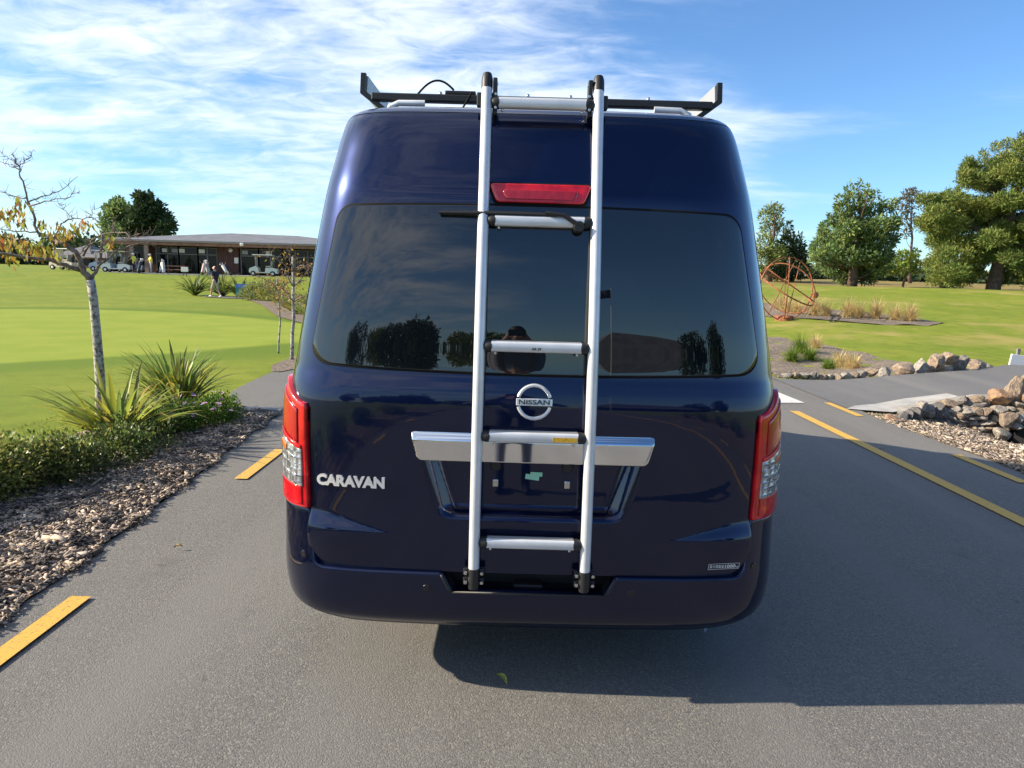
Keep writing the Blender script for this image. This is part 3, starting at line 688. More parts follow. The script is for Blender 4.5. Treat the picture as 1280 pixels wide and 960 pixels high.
# ---- wiper
mb = MB(); P, Nn = surf([-.36, -.2, -.05, .06], [1.838, 1.840, 1.840, 1.838])
mb.tube(P + Nn * .034, [.006, .010, .010, .009], 8, flat=.8); mb.tube(P + Nn * .018, [.003, .005, .005, .004], 6, flat=2.2)
P, Nn = surf([.02, .085, .135], [1.846, 1.838, 1.806]); mb.tube(P + Nn * np.array([[.045], [.05], [.045]]), [.009, .011, .013], 8, flat=.7)
P, Nn = surf([.14], [1.80]); mb.lathe([(.0, -.055), (.017, -.055), (.022, -.04), (.022, .01)], P[0], 'y', 16)
mb.build('rear_wiper', V_['plastic'], van, smooth=True, sharp=40, off=VO)

# ---- sides: windows, sliding-door rail, mirrors, wheels
def sidewin(name, y0, y1, z0, z1, s, m, parent):
    v = []; nz, ny = 10, 8
    for z in np.linspace(z0, z1, nz):
        for y in np.linspace(y0, y1 - (.0 if y1 < 6 else .55*(z-z0)), ny): v.append((s*(float(Wg(z)) + .004), y, z))
    F = grid_faces(nz, ny); F = F if s < 0 else F
    return mk(name, v, [q[::-1] if s < 0 else q for q in F], m, parent, True, off=VO)
for s in (-1, 1):
    for y0, y1 in ((3.05, 4.25), (4.33, 5.55), (5.65, 6.95)): sidewin('side_window', y0, y1, 1.30, 1.84 if y0 < 6 else 1.80, s, V_['glass'], van)
    mb = MB(); mb.box((s*(.975+.07), 6.72, 1.28), (.16, .09, .26), bev=.03); mb.box((s*.965, 6.75, 1.2), (.10, .05, .05)); mb.build('door_mirror', V_['plastic'], van, off=VO)
    for wy in (3.62, 6.62):
        mb = MB(); x0 = s*.70
        prof = [(.20, -.10), (.30, -.105), (.335, -.09), (.345, -.05), (.345, .05), (.335, .09), (.30, .105), (.20, .10)]
        mb.lathe(prof, (s*.80, wy, .345), 'x', 36); wh = mb.build('wheel', V_['tyre'], van, smooth=True, sharp=40, off=VO)
        mb = MB(); mb.lathe([(.02, .03), (.06, .05), (.19, .04), (.205, .09), (.205, -.09)], (s*.80, wy, .345), 'x', 30); mb.build('rim', V_['alu_dull'], wh, smooth=True, sharp=40, off=VO)
    mb = MB(); mb.box((s*.925, 3.15, 1.475), (.035, .05, .018), bev=.005); mb.build('window_hinge', V_['plastic'], van, off=VO)
mb = MB(); mb.box((-.790, 2.99, 2.085), (.020, .05, .03), bev=.004); mb.build('gate_hinge', V_['plastic'], van, off=VO)

# ---- ladder
lad = bpy.data.objects.new('ladder', None); lad.location = (0, 2.47 - VY, .45); link(lad, van, label='silver aluminium ladder with black joints fixed over the tailgate')
LO = VO + np.array([0, 2.47 - VY, .45]); LO = np.array([0, 2.47, .45])
LP = Pchip([.44, .62, 1.05, 1.30, 1.62, 2.0, 2.39], [2.496, 2.496, 2.500, 2.510, 2.556, 2.655, 2.762])
def rail_x(s, z): return s * (.204 + .0015 * math.sin(z * 3))
for s in (-1, 1):
    zr = np.linspace(.545, 2.298, 46); mb = MB(); mb.tube([(rail_x(s, z), float(LP(z)), z) for z in zr], .0198, 20)
    mb.build('rail', V_['alu'], lad, smooth=True, sharp=50, off=LO)
    for za, zb_, nm in ((.468, .547, 'rail_foot'), (2.296, 2.352, 'rail_cap')):
        mb = MB(); zz_ = np.linspace(za, zb_, 5); r_ = np.array([.0190, .0215, .0215, .0215, .0215]); r_ = r_ if nm == 'rail_foot' else np.array([.0208, .0208, .0208, .0200, .016])
        mb.tube([(rail_x(s, z), float(LP(z)), z) for z in zz_], r_, 20); mb.build(nm, V_['plastic'], lad, smooth=True, sharp=40, off=LO)
    # clamp ears with bolts, foot and top
    for zq in (.495, .531):
        for e in (-1, 1):
            mb = MB(); x = rail_x(s, zq) + e*.030; mb.box((x, float(LP(zq)) + .006, zq), (.018, .014, .026), bev=.003); mb.build('clamp', V_['plastic'], lad, off=LO)
            mb = MB(); mb.lathe([(.0, -.010), (.006, -.009), (.0075, -.005), (.0075, .004)], (x, float(LP(zq)) - .006, zq), 'y', 10); mb.build('bolt', V_['steel'], lad, smooth=True, sharp=40, off=LO)
    mb = MB(); xi = rail_x(s, 2.3) - s*.030
    mb.box((xi, float(LP(2.28)) + .02, 2.270), (.016, .05, .13), bev=.003); mb.box((rail_x(s, 2.3) , float(LP(2.26)) + .035, 2.262), (.075, .03, .05), bev=.004)
    mb.build('top_clamp', V_['plastic'], lad, off=LO)
    for zq in (2.225, 2.275, 2.318):
        mb = MB(); mb.lathe([(.0, -.02), (.005, -.019), (.0065, -.014), (.0065, .012)], (xi - s*.004, float(LP(zq)) + .006, zq), 'y', 10); mb.build('bolt', V_['steel'], lad, smooth=True, sharp=40, off=LO)
V_['orange_label'] = pm('orange_label', (.75, .42, .03), rough=.5, var=((.55, .30, .02), 90, 3, .45, .6))
for zq in (.648, 1.048, 1.372, 1.815, 2.245):
    y = float(LP(zq)) + .002; xr = .204; mb = MB()
    t = np.linspace(0, 2*math.pi, 20, endpoint=False); prof = np.stack([.020*np.sign(np.cos(t))*np.abs(np.cos(t))**.6, .0195*np.sign(np.sin(t))*np.abs(np.sin(t))**.6], 1)
    V = np.array([(x, y + p[0], zq + p[1]) for x in (-.160, .160) for p in prof]); F = [(j, (j+1) % 20, 20+(j+1) % 20, 20+j) for j in range(20)] + [tuple(range(19, -1, -1)), tuple(range(20, 40))]
    mb.add(V, F); rung = mb.build('rung', V_['alu'], lad, smooth=True, sharp=35, off=LO)
    mb = MB()
    for g_ in (-.010, -.003, .004, .011): mb.box((0, y + g_, zq + .0198), (.318, .0025, .0024))
    mb.build('rung_tread', V_['alu_dull'], rung, off=LO)
    for s in (-1, 1):
        mb = MB(); mb.tube([(s*.158, y, zq), (s*.172, y, zq), (s*.186, y + .001, zq), (s*.192, y + .001, zq)], [.0215, .0225, .0185, .012], 14); mb.build('rung_joint', V_['plastic'], lad, smooth=True, sharp=50, off=LO)
        mb = MB(); mb.lathe([(.004, -.008), (.0055, -.004), (.0055, .004)], (s*.146, y, zq - .0225), 'z', 10); mb.build('bolt', V_['steel'], lad, smooth=True, off=LO)
    if zq == 1.048:
        mb = MB(); mb.box((.112, y - .0205, zq - .004), (.086, .0012, .017)); mb.build('warning_label', V_['orange_label'], rung, off=LO)
    if zq == 1.372:
        v, f = textmesh('AR 29', .013, .0003, .0002); mk('rung_stamp', np.stack([v[:, 0], y - .0203 - v[:, 2], zq - .006 + v[:, 1]], 1), f, V_['rubber'], rung, off=LO)

# ---- roof rack
rack = bpy.data.objects.new('roof_rack', None); rack.location = (0, 3.15 - VY, 2.30); link(rack, van, label='black and aluminium roof rack with raised side rails')
RO = np.array([0, 3.15, 2.30])
for y in (3.15, 4.1, 5.05, 6.0):
    mb = MB(); mb.box((.01, y, 2.352), (1.44, .045, .032), bev=.006); mb.build('cross_bar', V_['plastic'], rack, off=RO)
    for s in (-1, 1):
        mb = MB(); mb.tube([(s*.64, y - .04, 2.26), (s*.625, y - .04, 2.306), (s*.59, y - .04, 2.322), (s*.48, y - .04, 2.324)], .013, 10, flat=.8); mb.build('bar_foot', V_['alu'], rack, smooth=True, sharp=50, off=RO)
for s in (-1, 1):
    cs = [(.648, 2.296), (.664, 2.296), (.754, 2.368), (.746, 2.440), (.734, 2.440), (.740, 2.372)]
    for nm, y0, y1, m, gr in (('side_rail', 3.165, 6.2, V_['alu_dull'], 0), ('rail_end_cap', 3.14, 3.165, V_['plastic'], .006)):
        c = np.array(cs); cc = c.mean(0); 
        if gr: c = np.array([(.640, 2.296), (.664, 2.290), (.764, 2.366), (.760, 2.447), (.740, 2.447), (.742, 2.376)])
        V = [(s*a + .006, y, b) for y in (y0, y1) for a, b in c]; k = len(c)
        F = [(j, (j+1) % k, k + (j+1) % k, k + j) for j in range(k)] + [tuple(range(k-1, -1, -1)), tuple(range(k, 2*k))]
        mb = MB(); mb.add(V, F); mb.build(nm, m, rack, off=RO)
mb = MB(); mb.box((-.335, 3.20, 2.378), (.13, .12, .016), bev=.004); mb.build('junction_box', V_['plastic'], rack, off=RO)
mb = MB(); t = np.linspace(0, 1, 20); mb.tube(np.stack([-.555 + .19*t, np.full(20, 3.17), 2.325 + .10*np.sin(t*math.pi*.8) + .01*t], 1), .0045, 8)
mb.tube(np.stack([-.285 - .05*t, np.full(20, 3.12), 2.375 - .085*t], 1), .004, 8); mb.build('cable', V_['rubber'], rack, smooth=True, off=RO)
for x in (-.42, -.05, .13, .46):
    mb = MB(); mb.lathe([(.0, .012), (.006, .011), (.008, .005), (.008, -.004)], (x, 3.15, 2.37), 'z', 10); mb.build('bolt', V_['steel'], rack, smooth=True, off=RO)
# ================================================================== planting, trees, people
def at(px, py, Y):
    """world point at distance Y ahead that the surveyed sight line (px, py) passes through"""
    d = fw + (px - 640.) / F_PX * rt - (py - 480.) / F_PX * up
    return np.array([0, 0, CAM_H]) + Y / d[1] * d
def th(x, y): return float(terrain(x, y))

def rand_dirs(n, r=rng):
    d = r.normal(size=(n, 3)); return d / np.linalg.norm(d, axis=1)[:, None]
def leaves(P, D, length, width, r=rng, bend=.25, double=False):
    """one leaf (a folded diamond of two triangles pairs) at every P pointing along D"""
    n = len(P); q = rand_dirs(n, r); s = np.cross(D, q); s /= np.linalg.norm(s, axis=1)[:, None] + 1e-9; u = np.cross(s, D)
    Ln = (length * r.uniform(.6, 1.35, n))[:, None]; Wn = (width * r.uniform(.7, 1.3, n))[:, None]
    tip = P + D * Ln + u * Ln * bend * r.uniform(-1, 1, n)[:, None]; mid = P + D * Ln * .5 + u * Ln * bend * .5
    v = np.stack([P, mid + s * Wn * .5, tip, mid - s * Wn * .5], 1).reshape(-1, 3)
    a = np.arange(n) * 4
    return v, np.stack([a, a+1, a+2, a+3], 1)
def clump_points(c, rad, n, r=rng, shell=.55):
    d = rand_dirs(n, r); t = r.uniform(shell ** 3, 1, n) ** (1/3)
    lump = 1 + .22 * np.sin(d[:, 0]*7 + c[0]*3) * np.sin(d[:, 2]*6 + c[1]) + .12 * np.sin(d[:, 1]*13 + c[2]*5)
    return np.array(c) + d * (t * lump)[:, None] * np.array(rad), d
def crown(clumps, per, length, width, outw=.8, upw=.3, shell=.5, r=rng, bend=.25, area=True):
    Vs, Fs, k = [], [], 0
    for c, rad in clumps:
        rad = np.array(rad if hasattr(rad, '__len__') else (rad, rad, rad), float)
        n = int(per * (rad[0]*rad[2] + rad[1]*rad[2] + rad[0]*rad[1]) / 3) if area else per
        P, d = clump_points(c, rad, max(n, 12), r, shell)
        D = d * outw + rand_dirs(len(P), r) * .75 + np.array([0, 0, upw]); D /= np.linalg.norm(D, axis=1)[:, None]
        v, f = leaves(P, D, length, width, r, bend); Vs.append(v); Fs.append(f + k); k += len(v)
    return np.concatenate(Vs), np.concatenate(Fs)
def limb(mb, p0, p1, r_0, r_1, bow=(0, 0, 0), n=8, jitter=.0, sides=8):
    t = np.linspace(0, 1, n)[:, None]; p0 = np.array(p0, float); p1 = np.array(p1, float)
    pts = p0 + (p1 - p0) * t + np.array(bow) * np.sin(t * math.pi)
    if jitter: pts[1:-1] += rng.normal(size=(n-2, 3)) * jitter
    mb.tube(pts, np.linspace(r_0, r_1, n), sides); return pts

M['bark'] = pm('grey_brown_bark', (.13, .085, .058), rough=.9, var=((.06, .045, .035), 6, 6, .4, .62), bump=(14, .8, .04))
M['pale_bark'] = pm('pale_lichened_bark', (.42, .40, .35), rough=.9, var=((.14, .115, .09), 24, 6, .46, .60), bump=(60, .7, .01))
M['twig'] = pm('bare_twig', (.26, .20, .155), rough=.85, var=((.13, .095, .075), 20, 4, .4, .62))
M['pine'] = pm('pine_needles', (.150, .200, .050), rough=.75, spec=.2, island=.55, var=((.23, .255, .065), .55, 3, .45, .62), transl=.25)
M['cedar'] = pm('blue_green_conifer_leaves', (.145, .220, .08), rough=.75, spec=.2, island=.5, var=((.22, .28, .085), .5, 3, .42, .62), transl=.38)
M['darkfir'] = pm('dark_conifer_leaves', (.055, .085, .038), rough=.8, spec=.15, island=.5, var=((.085, .10, .03), .4, 3, .5, .66), transl=.25)
M['limegreen'] = pm('bright_shrub_leaves', (.17, .23, .045), rough=.7, spec=.2, island=.4, transl=.38)
M['gum'] = pm('grey_gum_leaves', (.14, .13, .075), rough=.75, spec=.2, island=.4, transl=.38)
M['boxleaf'] = pm('small_glossy_leaves', (.20, .24, .05), rough=.42, spec=.5, island=.55, var=((.29, .29, .08), 3, 3, .42, .62), transl=.38)
M['boxleaf_dark'] = pm('small_dark_leaves', (.115, .16, .04), rough=.45, spec=.45, island=.5, var=((.068, .092, .024), 3, 3, .45, .65), transl=.38)
M['flax'] = pm('yellow_green_flax', (.40, .42, .06), rough=.42, spec=.45, island=.4, var=((.40, .33, .07), 2.0, 2, .45, .65), transl=.38)
M['flax_green'] = pm('green_flax', (.20, .26, .06), rough=.42, spec=.45, island=.45, var=((.20, .21, .055), 2.5, 2, .48, .68), transl=.38)
M['herb'] = pm('bright_herb_leaves', (.075, .145, .018), rough=.55, spec=.35, island=.4, transl=.38)
M['pink'] = pm('pink_petals', (.62, .30, .60), rough=.6, island=.2)
M['autumn'] = pm('autumn_leaves', (.44, .22, .04), rough=.6, spec=.3, island=.5, var=((.26, .22, .03), 5, 3, .45, .6), transl=.38)
M['autumn2'] = pm('yellow_green_leaves', (.34, .31, .055), rough=.6, spec=.3, island=.5, transl=.38)
M['tussock'] = pm('straw_tussock', (.60, .46, .22), rough=.8, spec=.2, island=.35, transl=.38)
M['greengrass'] = pm('long_green_grass', (.17, .24, .035), rough=.75, spec=.2, island=.4, transl=.38)
M['chips'] = pm('bark_chips', (.45, .355, .265), rough=.9, spec=.15, island=.75, hue=.012, var=((.22, .185, .155), 9, 3, .42, .6))

# ---- bark chips lying on the two mulch beds
def chips(name, n, xlo, xhi, y0, y1, zf, size, label):
    y = rng.uniform(y0, y1, n); a = np.array([xlo(q) for q in y]); b = np.array([xhi(q) for q in y]); x = a + (b - a) * rng.uniform(0, 1, n)
    z = zf(x, y) + rng.uniform(.002, .022, n)
    L_ = size * rng.lognormal(0, .42, n); Wd = L_ * rng.uniform(.16, .42, n); T = L_ * rng.uniform(.05, .14, n)
    q = np.array([(-1,-1,-1),(1,-.7,-1),(.85,1,-1),(-.9,.8,-1),(-.9,-.9,1),(.9,-.8,1),(.8,.8,1),(-1,.9,1)]) * .5
    A, B, C = rng.uniform(0, 2*math.pi, n), rng.normal(0, .30, n), rng.normal(0, .35, n)
    ca, sa, cb, sb, cc, sc_ = np.cos(A), np.sin(A), np.cos(B), np.sin(B), np.cos(C), np.sin(C)
    R = np.empty((n, 3, 3)); R[:, 0, 0] = ca*cb; R[:, 0, 1] = ca*sb*sc_ - sa*cc; R[:, 0, 2] = ca*sb*cc + sa*sc_
    R[:, 1, 0] = sa*cb; R[:, 1, 1] = sa*sb*sc_ + ca*cc; R[:, 1, 2] = sa*sb*cc - ca*sc_; R[:, 2, 0] = -sb; R[:, 2, 1] = cb*sc_; R[:, 2, 2] = cb*cc
    loc = q[None] * np.stack([L_, Wd, T], 1)[:, None, :]
    v = np.einsum('nij,nkj->nki', R, loc) + np.stack([x, y, z], 1)[:, None, :]
    f0 = np.array([(0,3,2,1),(4,5,6,7),(0,1,5,4),(1,2,6,5),(2,3,7,6),(3,0,4,7)])
    f = (f0[None] + (np.arange(n) * 8)[:, None, None]).reshape(-1, 4)
    mk(name, v.reshape(-1, 3), f, M['chips'], None, kind='stuff', label=label, cat='mulch')
RL_, BL_, RR_, BR_, bz_ = MBK
chips('bark_mulch', 46000, lambda q: float(BL_(q)), lambda q: float(RL_(q)) + .03 + .03*math.sin(q*9), 1.8, 7.85, bz_, .030, 'brown and grey bark chips along the left edge of the road')
chips('bark_mulch', 30000, lambda q: float(RR_(q)) - .03, lambda q: min(float(BR_(q)), 7.6), 4.0, 8.9, lambda x, y: terrain(x, y) + .014, .034, 'bark chips sloping to the ditch below the stone wall')

# ---- shrubs and flax on the left bed
def shrub(name, label, base, clumps, per, ln, wd, m, group=None, stems=5):
    e = empty(name, base, label, 'shrub', group); b = np.array(base)
    cl = [(np.array(c) - b, r) for c, r in clumps]
    v, f = crown(cl, per, ln, wd, outw=.9, upw=.35, shell=.35); mk('foliage', v, f, m, e)
    mb = MB()
    for c, r in cl[:max(stems, 1)]: limb(mb, (c[0]*.3, c[1]*.3, -.02), c, .012, .005, n=5, jitter=.01, sides=6)
    mb.build('stem', M['bark'], e, smooth=True); return e
def lump_row(p0, p1, n, r, zc, seed, jit_=.16):
    g = np.random.default_rng(seed); out = []
    for k in range(n):
        t = (k + .5) / n; p = np.array(p0) * (1 - t) + np.array(p1) * t + g.normal(0, jit_, 3) * [1, 1, .35]
        s = r * g.uniform(.75, 1.25); out.append(((p[0], p[1], zc * g.uniform(.75, 1.2)), (s, s, s * .85)))
    return out
shrub('leafy_shrub', 'low rounded olive green shrub at the left picture edge on the mulch', (-3.50, 4.40, .03), lump_row((-3.62, 3.4, 0), (-3.40, 5.0, 0), 18, .25, .21, 3), 19000, .034, .020, M['boxleaf'])
shrub('leafy_shrub', 'darker low shrub between the olive shrub and the front flax', (-3.36, 5.40, .03), lump_row((-3.42, 4.95, 0), (-3.24, 5.85, 0), 13, .21, .16, 5), 19000, .032, .019, M['boxleaf_dark'])
e = shrub('flowering_shrub', 'low green bush dotted with pink daisies in front of the big flax', (-3.12, 6.85, .03), lump_row((-3.32, 6.45, 0), (-2.98, 7.35, 0), 14, .20, .17, 8, .10), 24000, .026, .014, M['herb'])
mbp = MB(); g = np.random.default_rng(4)
for k in range(34):
    a = g.uniform(0, 6.28); rr_ = g.uniform(0, 1)**.5; c = np.array([.34*rr_*math.cos(a) + .04, .52*rr_*math.sin(a) + .15, .33 + .07*g.uniform(-1, 1) - .12*rr_])
    R = rotz(g.uniform(0, 6)) @ rotx(g.normal(0, .5))
    for j in range(7):
        b = j*2*math.pi/7; d = np.array([math.cos(b), math.sin(b), .12]); s_ = np.array([-math.sin(b), math.cos(b), 0])
        mbp.add(np.array([c + R @ (d*.004), c + R @ (d*.016 + s_*.006), c + R @ (d*.026), c + R @ (d*.016 - s_*.006)]), [(0, 1, 2, 3)])
o = mbp.build('flowers', M['pink'], e, fix=False); o['kind'] = 'stuff'

def flax(name, label, base, n, length, width, mats, spread=1.0, seed=1, group=None, detail=7, cat='flax plant', rise=(.55, 1.25)):
    g = np.random.default_rng(seed); e = empty(name, base, label, cat, group); V, F, MI, k = [], [], [], 0
    for i in range(n):
        a = g.uniform(0, 2*math.pi); el = g.uniform(*rise); ln = length * g.uniform(.55, 1.12); wd = width * g.uniform(.7, 1.2)
        d = np.array([math.cos(a), math.sin(a), 0]); sd_ = np.array([-math.sin(a), math.cos(a), 0]); p = d * g.uniform(0, .10) * spread + sd_ * g.normal(0, .03); drop = g.uniform(.25, 1.15) * (1.6 if cat == 'grass clump' else 1)
        rows = []
        for j in range(detail):
            t = j / (detail - 1); ang = el - drop * t ** 2.2
            if j: p = p + (d * math.cos(ang) * spread + np.array([0, 0, math.sin(ang)])) * ln / (detail - 1)
            w_ = wd * (.55 + .9*t - 1.42*t*t) if t < 1 else 0.0006; w_ = max(w_, .0006)
            nrm = np.array([-math.sin(ang)*d[0], -math.sin(ang)*d[1], math.cos(ang)]); rows.append([p - sd_*w_*.5 + nrm*w_*.16, p - nrm*w_*.05, p + sd_*w_*.5 + nrm*w_*.16])
        V.append(np.array(rows).reshape(-1, 3)); mi = int(g.uniform() < .35)
        for j in range(detail - 1):
            for q in (0, 1): F.append((k + 3*j + q, k + 3*j + q + 1, k + 3*j + 4 + q, k + 3*j + 3 + q)); MI.append(mi)
        k += 3 * detail
    mk('blades', np.concatenate(V), F, mats, e, True, MI); return e
flax('flax_plant', 'yellow-green flax with broad arching blades in front of the young tree', (-3.52, 6.22, .03), 120, .80, .066, [M['flax'], M['flax_green']], 1.0, 11, 'flax on the left bed')
flax('flax_plant', 'large upright green flax beside the path behind the pink daisies', (-3.68, 7.72, .03), 170, .86, .060, [M['flax_green'], M['flax']], .9, 12, 'flax on the left bed', rise=(.75, 1.42))

# ---- young bare tree with a few autumn leaves
def young_tree():
    B = np.array([-4.55, 7.70, 0.]); e = empty('young_tree', tuple(B), 'young leaning tree with pale trunk, bare twigs and few orange leaves', 'tree')
    mb = MB(); A = lambda px, py, dy=0.: at(px, py, 7.7 + dy) - B
    tr = np.array([A(126, 516), A(125, 470), A(121, 420), A(117, 375), A(113, 350)]); tr[0][2] = -.05
    mb.tube(np.concatenate([tr[:1] - [0, 0, .10], tr]), [.07, .056, .050, .046, .043, .043], 12); mt = mb.build('trunk', M['pale_bark'], e, smooth=True)
    mb = MB(); tips = []
    def br(pts, r_a, r_b, dys=0.):
        P = np.array([A(x, y, dys * i / max(1, len(pts)-1)) for i, (x, y) in enumerate(pts)])
        t = np.linspace(0, 1, len(P)); tt = np.linspace(0, 1, len(P)*3); Q = np.stack([Pchip(t, P[:, k])(tt) for k in range(3)], 1); Q[1:-1] += rng.normal(size=(len(Q)-2, 3))*.006
        mb.tube(Q, np.linspace(r_a, r_b, len(Q)), 7); return Q
    main = []
    main.append(br([(113, 350), (104, 338), (96, 318), (84, 306)], .036, .022, -.1))
    main.append(br([(104, 338), (85, 333), (60, 325), (30, 322), (0, 316), (-20, 320)], .026, .010, -.5))
    main.append(br([(84, 306), (66, 298), (46, 290), (42, 268), (34, 248), (27, 222), (24, 208)], .020, .006, .1))
    main.append(br([(24, 208), (14, 200), (2, 192)], .005, .002)); main.append(br([(24, 208), (34, 200), (42, 187)], .005, .002, .1)); main.append(br([(25, 212), (15, 208), (5, 204)], .004, .002)); main.append(br([(24, 208), (19, 198), (15, 193)], .004, .0015))
    main.append(br([(36, 252), (55, 246), (75, 238), (95, 222)], .008, .002, .2)); main.append(br([(37, 257), (60, 251), (85, 247), (99, 241)], .008, .002, -.2))
    main.append(br([(33, 247), (16, 245), (0, 239), (-12, 236)], .007, .002, .2)); main.append(br([(46, 290), (20, 289), (0, 286), (-15, 288)], .007, .003, -.2))
    main.append(br([(66, 298), (80, 278), (92, 273), (112, 272), (124, 278)], .008, .003, .3)); main.append(br([(92, 273), (80, 262), (73, 255)], .004, .0015, .1)); main.append(br([(112, 272), (118, 262)], .003, .001))
    main.append(br([(113, 350), (120, 338), (126, 322), (128, 300), (127, 290)], .020, .008, .2)); main.append(br([(122, 334), (140, 318), (160, 308), (185, 303), (193, 309)], .014, .004, .3))
    main.append(br([(104, 320), (112, 306), (122, 296), (140, 291), (156, 290), (164, 300)], .011, .004, -.3)); main.append(br([(140, 291), (142, 283), (140, 275)], .006, .003)); main.append(br([(150, 310), (158, 300), (176, 296), (190, 293)], .006, .002, .2))
    main.append(br([(126, 316), (142, 306), (160, 297), (178, 291)], .007, .002, -.2)); main.append(br([(98, 320), (108, 308), (118, 302)], .006, .003, -.2)); main.append(br([(60, 325), (52, 312), (40, 300), (20, 302)], .008, .002, -.3))
    g = np.random.default_rng(9); P0 = []
    for Q in main[1:]:
        for k in range(len(Q)*2):
            i = g.integers(1, len(Q)); d = rand_dirs(1, g)[0] + [0, 0, .3]; d /= np.linalg.norm(d); ln = g.uniform(.025, .11); mb.tube([Q[i], Q[i] + d*ln*.5, Q[i] + d*ln + [0, 0, .01]], [.0028, .002, .001], 5); P0.append(Q[i] + d*ln)
    mb.build('branches', M['twig'], e, smooth=True)
    # leaves hang where they are left: along the drooping branches
    spots = [((0, 265), 16, 10), ((12, 268), 14, 9), ((24, 262), 14, 8), ((25, 250), 8, 7), ((28, 275), 8, 5), ((54, 278), 9, 6), ((70, 290), 18, 12), ((82, 288), 16, 10), ((94, 285), 8, 7), ((104, 276), 8, 4), ((112, 279), 8, 5), ((8, 300), 22, 14), ((30, 306), 20, 12), ((60, 306), 16, 12), ((45, 316), 16, 9), ((138, 296), 8, 5), ((136, 303), 8, 4), ((10, 318), 12, 12), ((66, 318), 8, 9)]
    P = []; 
    for (c, nn, rad) in spots:
        for _ in range(int(nn * (1.7 if c[0] < 100 else 1.2))): P.append(A(c[0] + g.normal(0, rad*.55), c[1] + g.normal(0, rad*.5), g.normal(0, .22)))
    P = np.array(P); D = np.stack([g.normal(0, .35, len(P)), g.normal(0, .35, len(P)), -np.ones(len(P))], 1); D /= np.linalg.norm(D, axis=1)[:, None]
    v, f = leaves(P, D, .085, .032, g, .3); half = len(f)//2; mi = (g.uniform(size=len(f)) < .45).astype(int)
    o = mk('leaves', v, f, [M['autumn'], M['autumn2']], e, False, mi); o['kind'] = 'stuff'
young_tree()
# two slim young trees by the van
def slim_tree(label, base, top, r, lean, seed):
    g = np.random.default_rng(seed); e = empty('slim_tree', base, label, 'tree', 'slim young trees beside the van'); mb = MB()
    T = limb(mb, (0, 0, -.05), (lean, 0, top), r, r*.62, (.03, 0, 0), 8, .008, 9); mb.build('trunk', M['pale_bark'], e, smooth=True); mb = MB(); P = []
    for k in range(13):
        t = g.uniform(.55, 1); i = int(t*7); a = g.uniform(0, 6.28); ln = g.uniform(.25, .75); p1 = T[i] + np.array([math.cos(a)*ln*.8, math.sin(a)*ln*.8, ln*g.uniform(.2, .8)])
        q = limb(mb, T[i], p1, r*.4, .003, (0, 0, .05), 6, .015, 6)
        for s in q[2:]:
            for _ in range(3): d = rand_dirs(1, g)[0]; mb.tube([s, s + d*.08, s + d*.16 + [0, 0, .03]], [.003, .002, .001], 5); P.append(s + d*.14)
    mb.build('branches', M['twig'], e, smooth=True)
    P = np.array(P); D = rand_dirs(len(P), g) - [0, 0, .5]; D /= np.linalg.norm(D, axis=1)[:, None]; v, f = leaves(P, D, .06, .03, g); mk('leaves', v, f, M['autumn'], e)['kind'] = 'stuff'
slim_tree('slim pale-trunked young tree nearest the van body on the left', (-4.02, 12.8, 0), 1.85, .036, .06, 2)
slim_tree('thinner young tree standing left of its twin by the van', (-4.62, 13.9, 0), 1.45, .020, .0, 3)

# ---- flax and shrubs of the far left bed
g = np.random.default_rng(21)
far_spots = [(300, 374, 30, 'broad'), (262, 366, 41.5, 'broad'), (285, 366, 41, 'broad')]
P0 = [(-12.4, 36.5, .95), (-11.6, 34.6, 1.0), (-10.8, 33.0, .9), (-10.2, 31.2, 1.0), (-9.4, 29.4, .85), (-8.6, 27.6, .95), (-7.9, 26.0, .8), (-11.4, 36.5, 1.0), (-9.7, 33.2, 1.0), (-8.4, 29.6, 1.0), (-7.0, 24.2, .8), (-9.0, 31.5, 1.1)]
words = ['farthest', 'second farthest', 'third farthest', 'fourth', 'fifth', 'sixth', 'seventh', 'rear', 'rear middle', 'rear right', 'nearest', 'tallest rear']
for k, (x, y, ln) in enumerate(P0):
    flax('flax_plant', f'{words[k]} flax clump in the far bed left of the van', (x, y, th(x, y)), 46, ln, .075, [M['flax_green'], M['flax']] if k % 3 else [M['flax'], M['flax_green']], 1.0, 40 + k, 'flax in the far left bed', 6)
for k, (x, y, w_) in enumerate([(-19.0, 42.4, 'left of the walking golfer'), (-17.4, 42.6, 'behind the walking golfer'), (-16.2, 42.2, 'right of the walking golfer')]):
    flax('flax_plant', f'dark broad-leaved clump {w_} before the clubhouse', (x, y, th(x, y)), 80, 1.75, .16, [M['flax_green'], M['boxleaf_dark']], 1.0, 60 + k, 'clumps beside the walking golfer', 6)
shrub('leafy_shrub', 'rounded green bush at the left end of the far bed', (-13.2, 37.0, th(-13.2, 37)), [((-13.5, 37.2, .4), (.8, .8, .5)), ((-12.8, 37.4, .45), (.8, .8, .6)), ((-12.4, 36.4, .35), (.7, .7, .45))], 4200, .10, .05, M['boxleaf'])

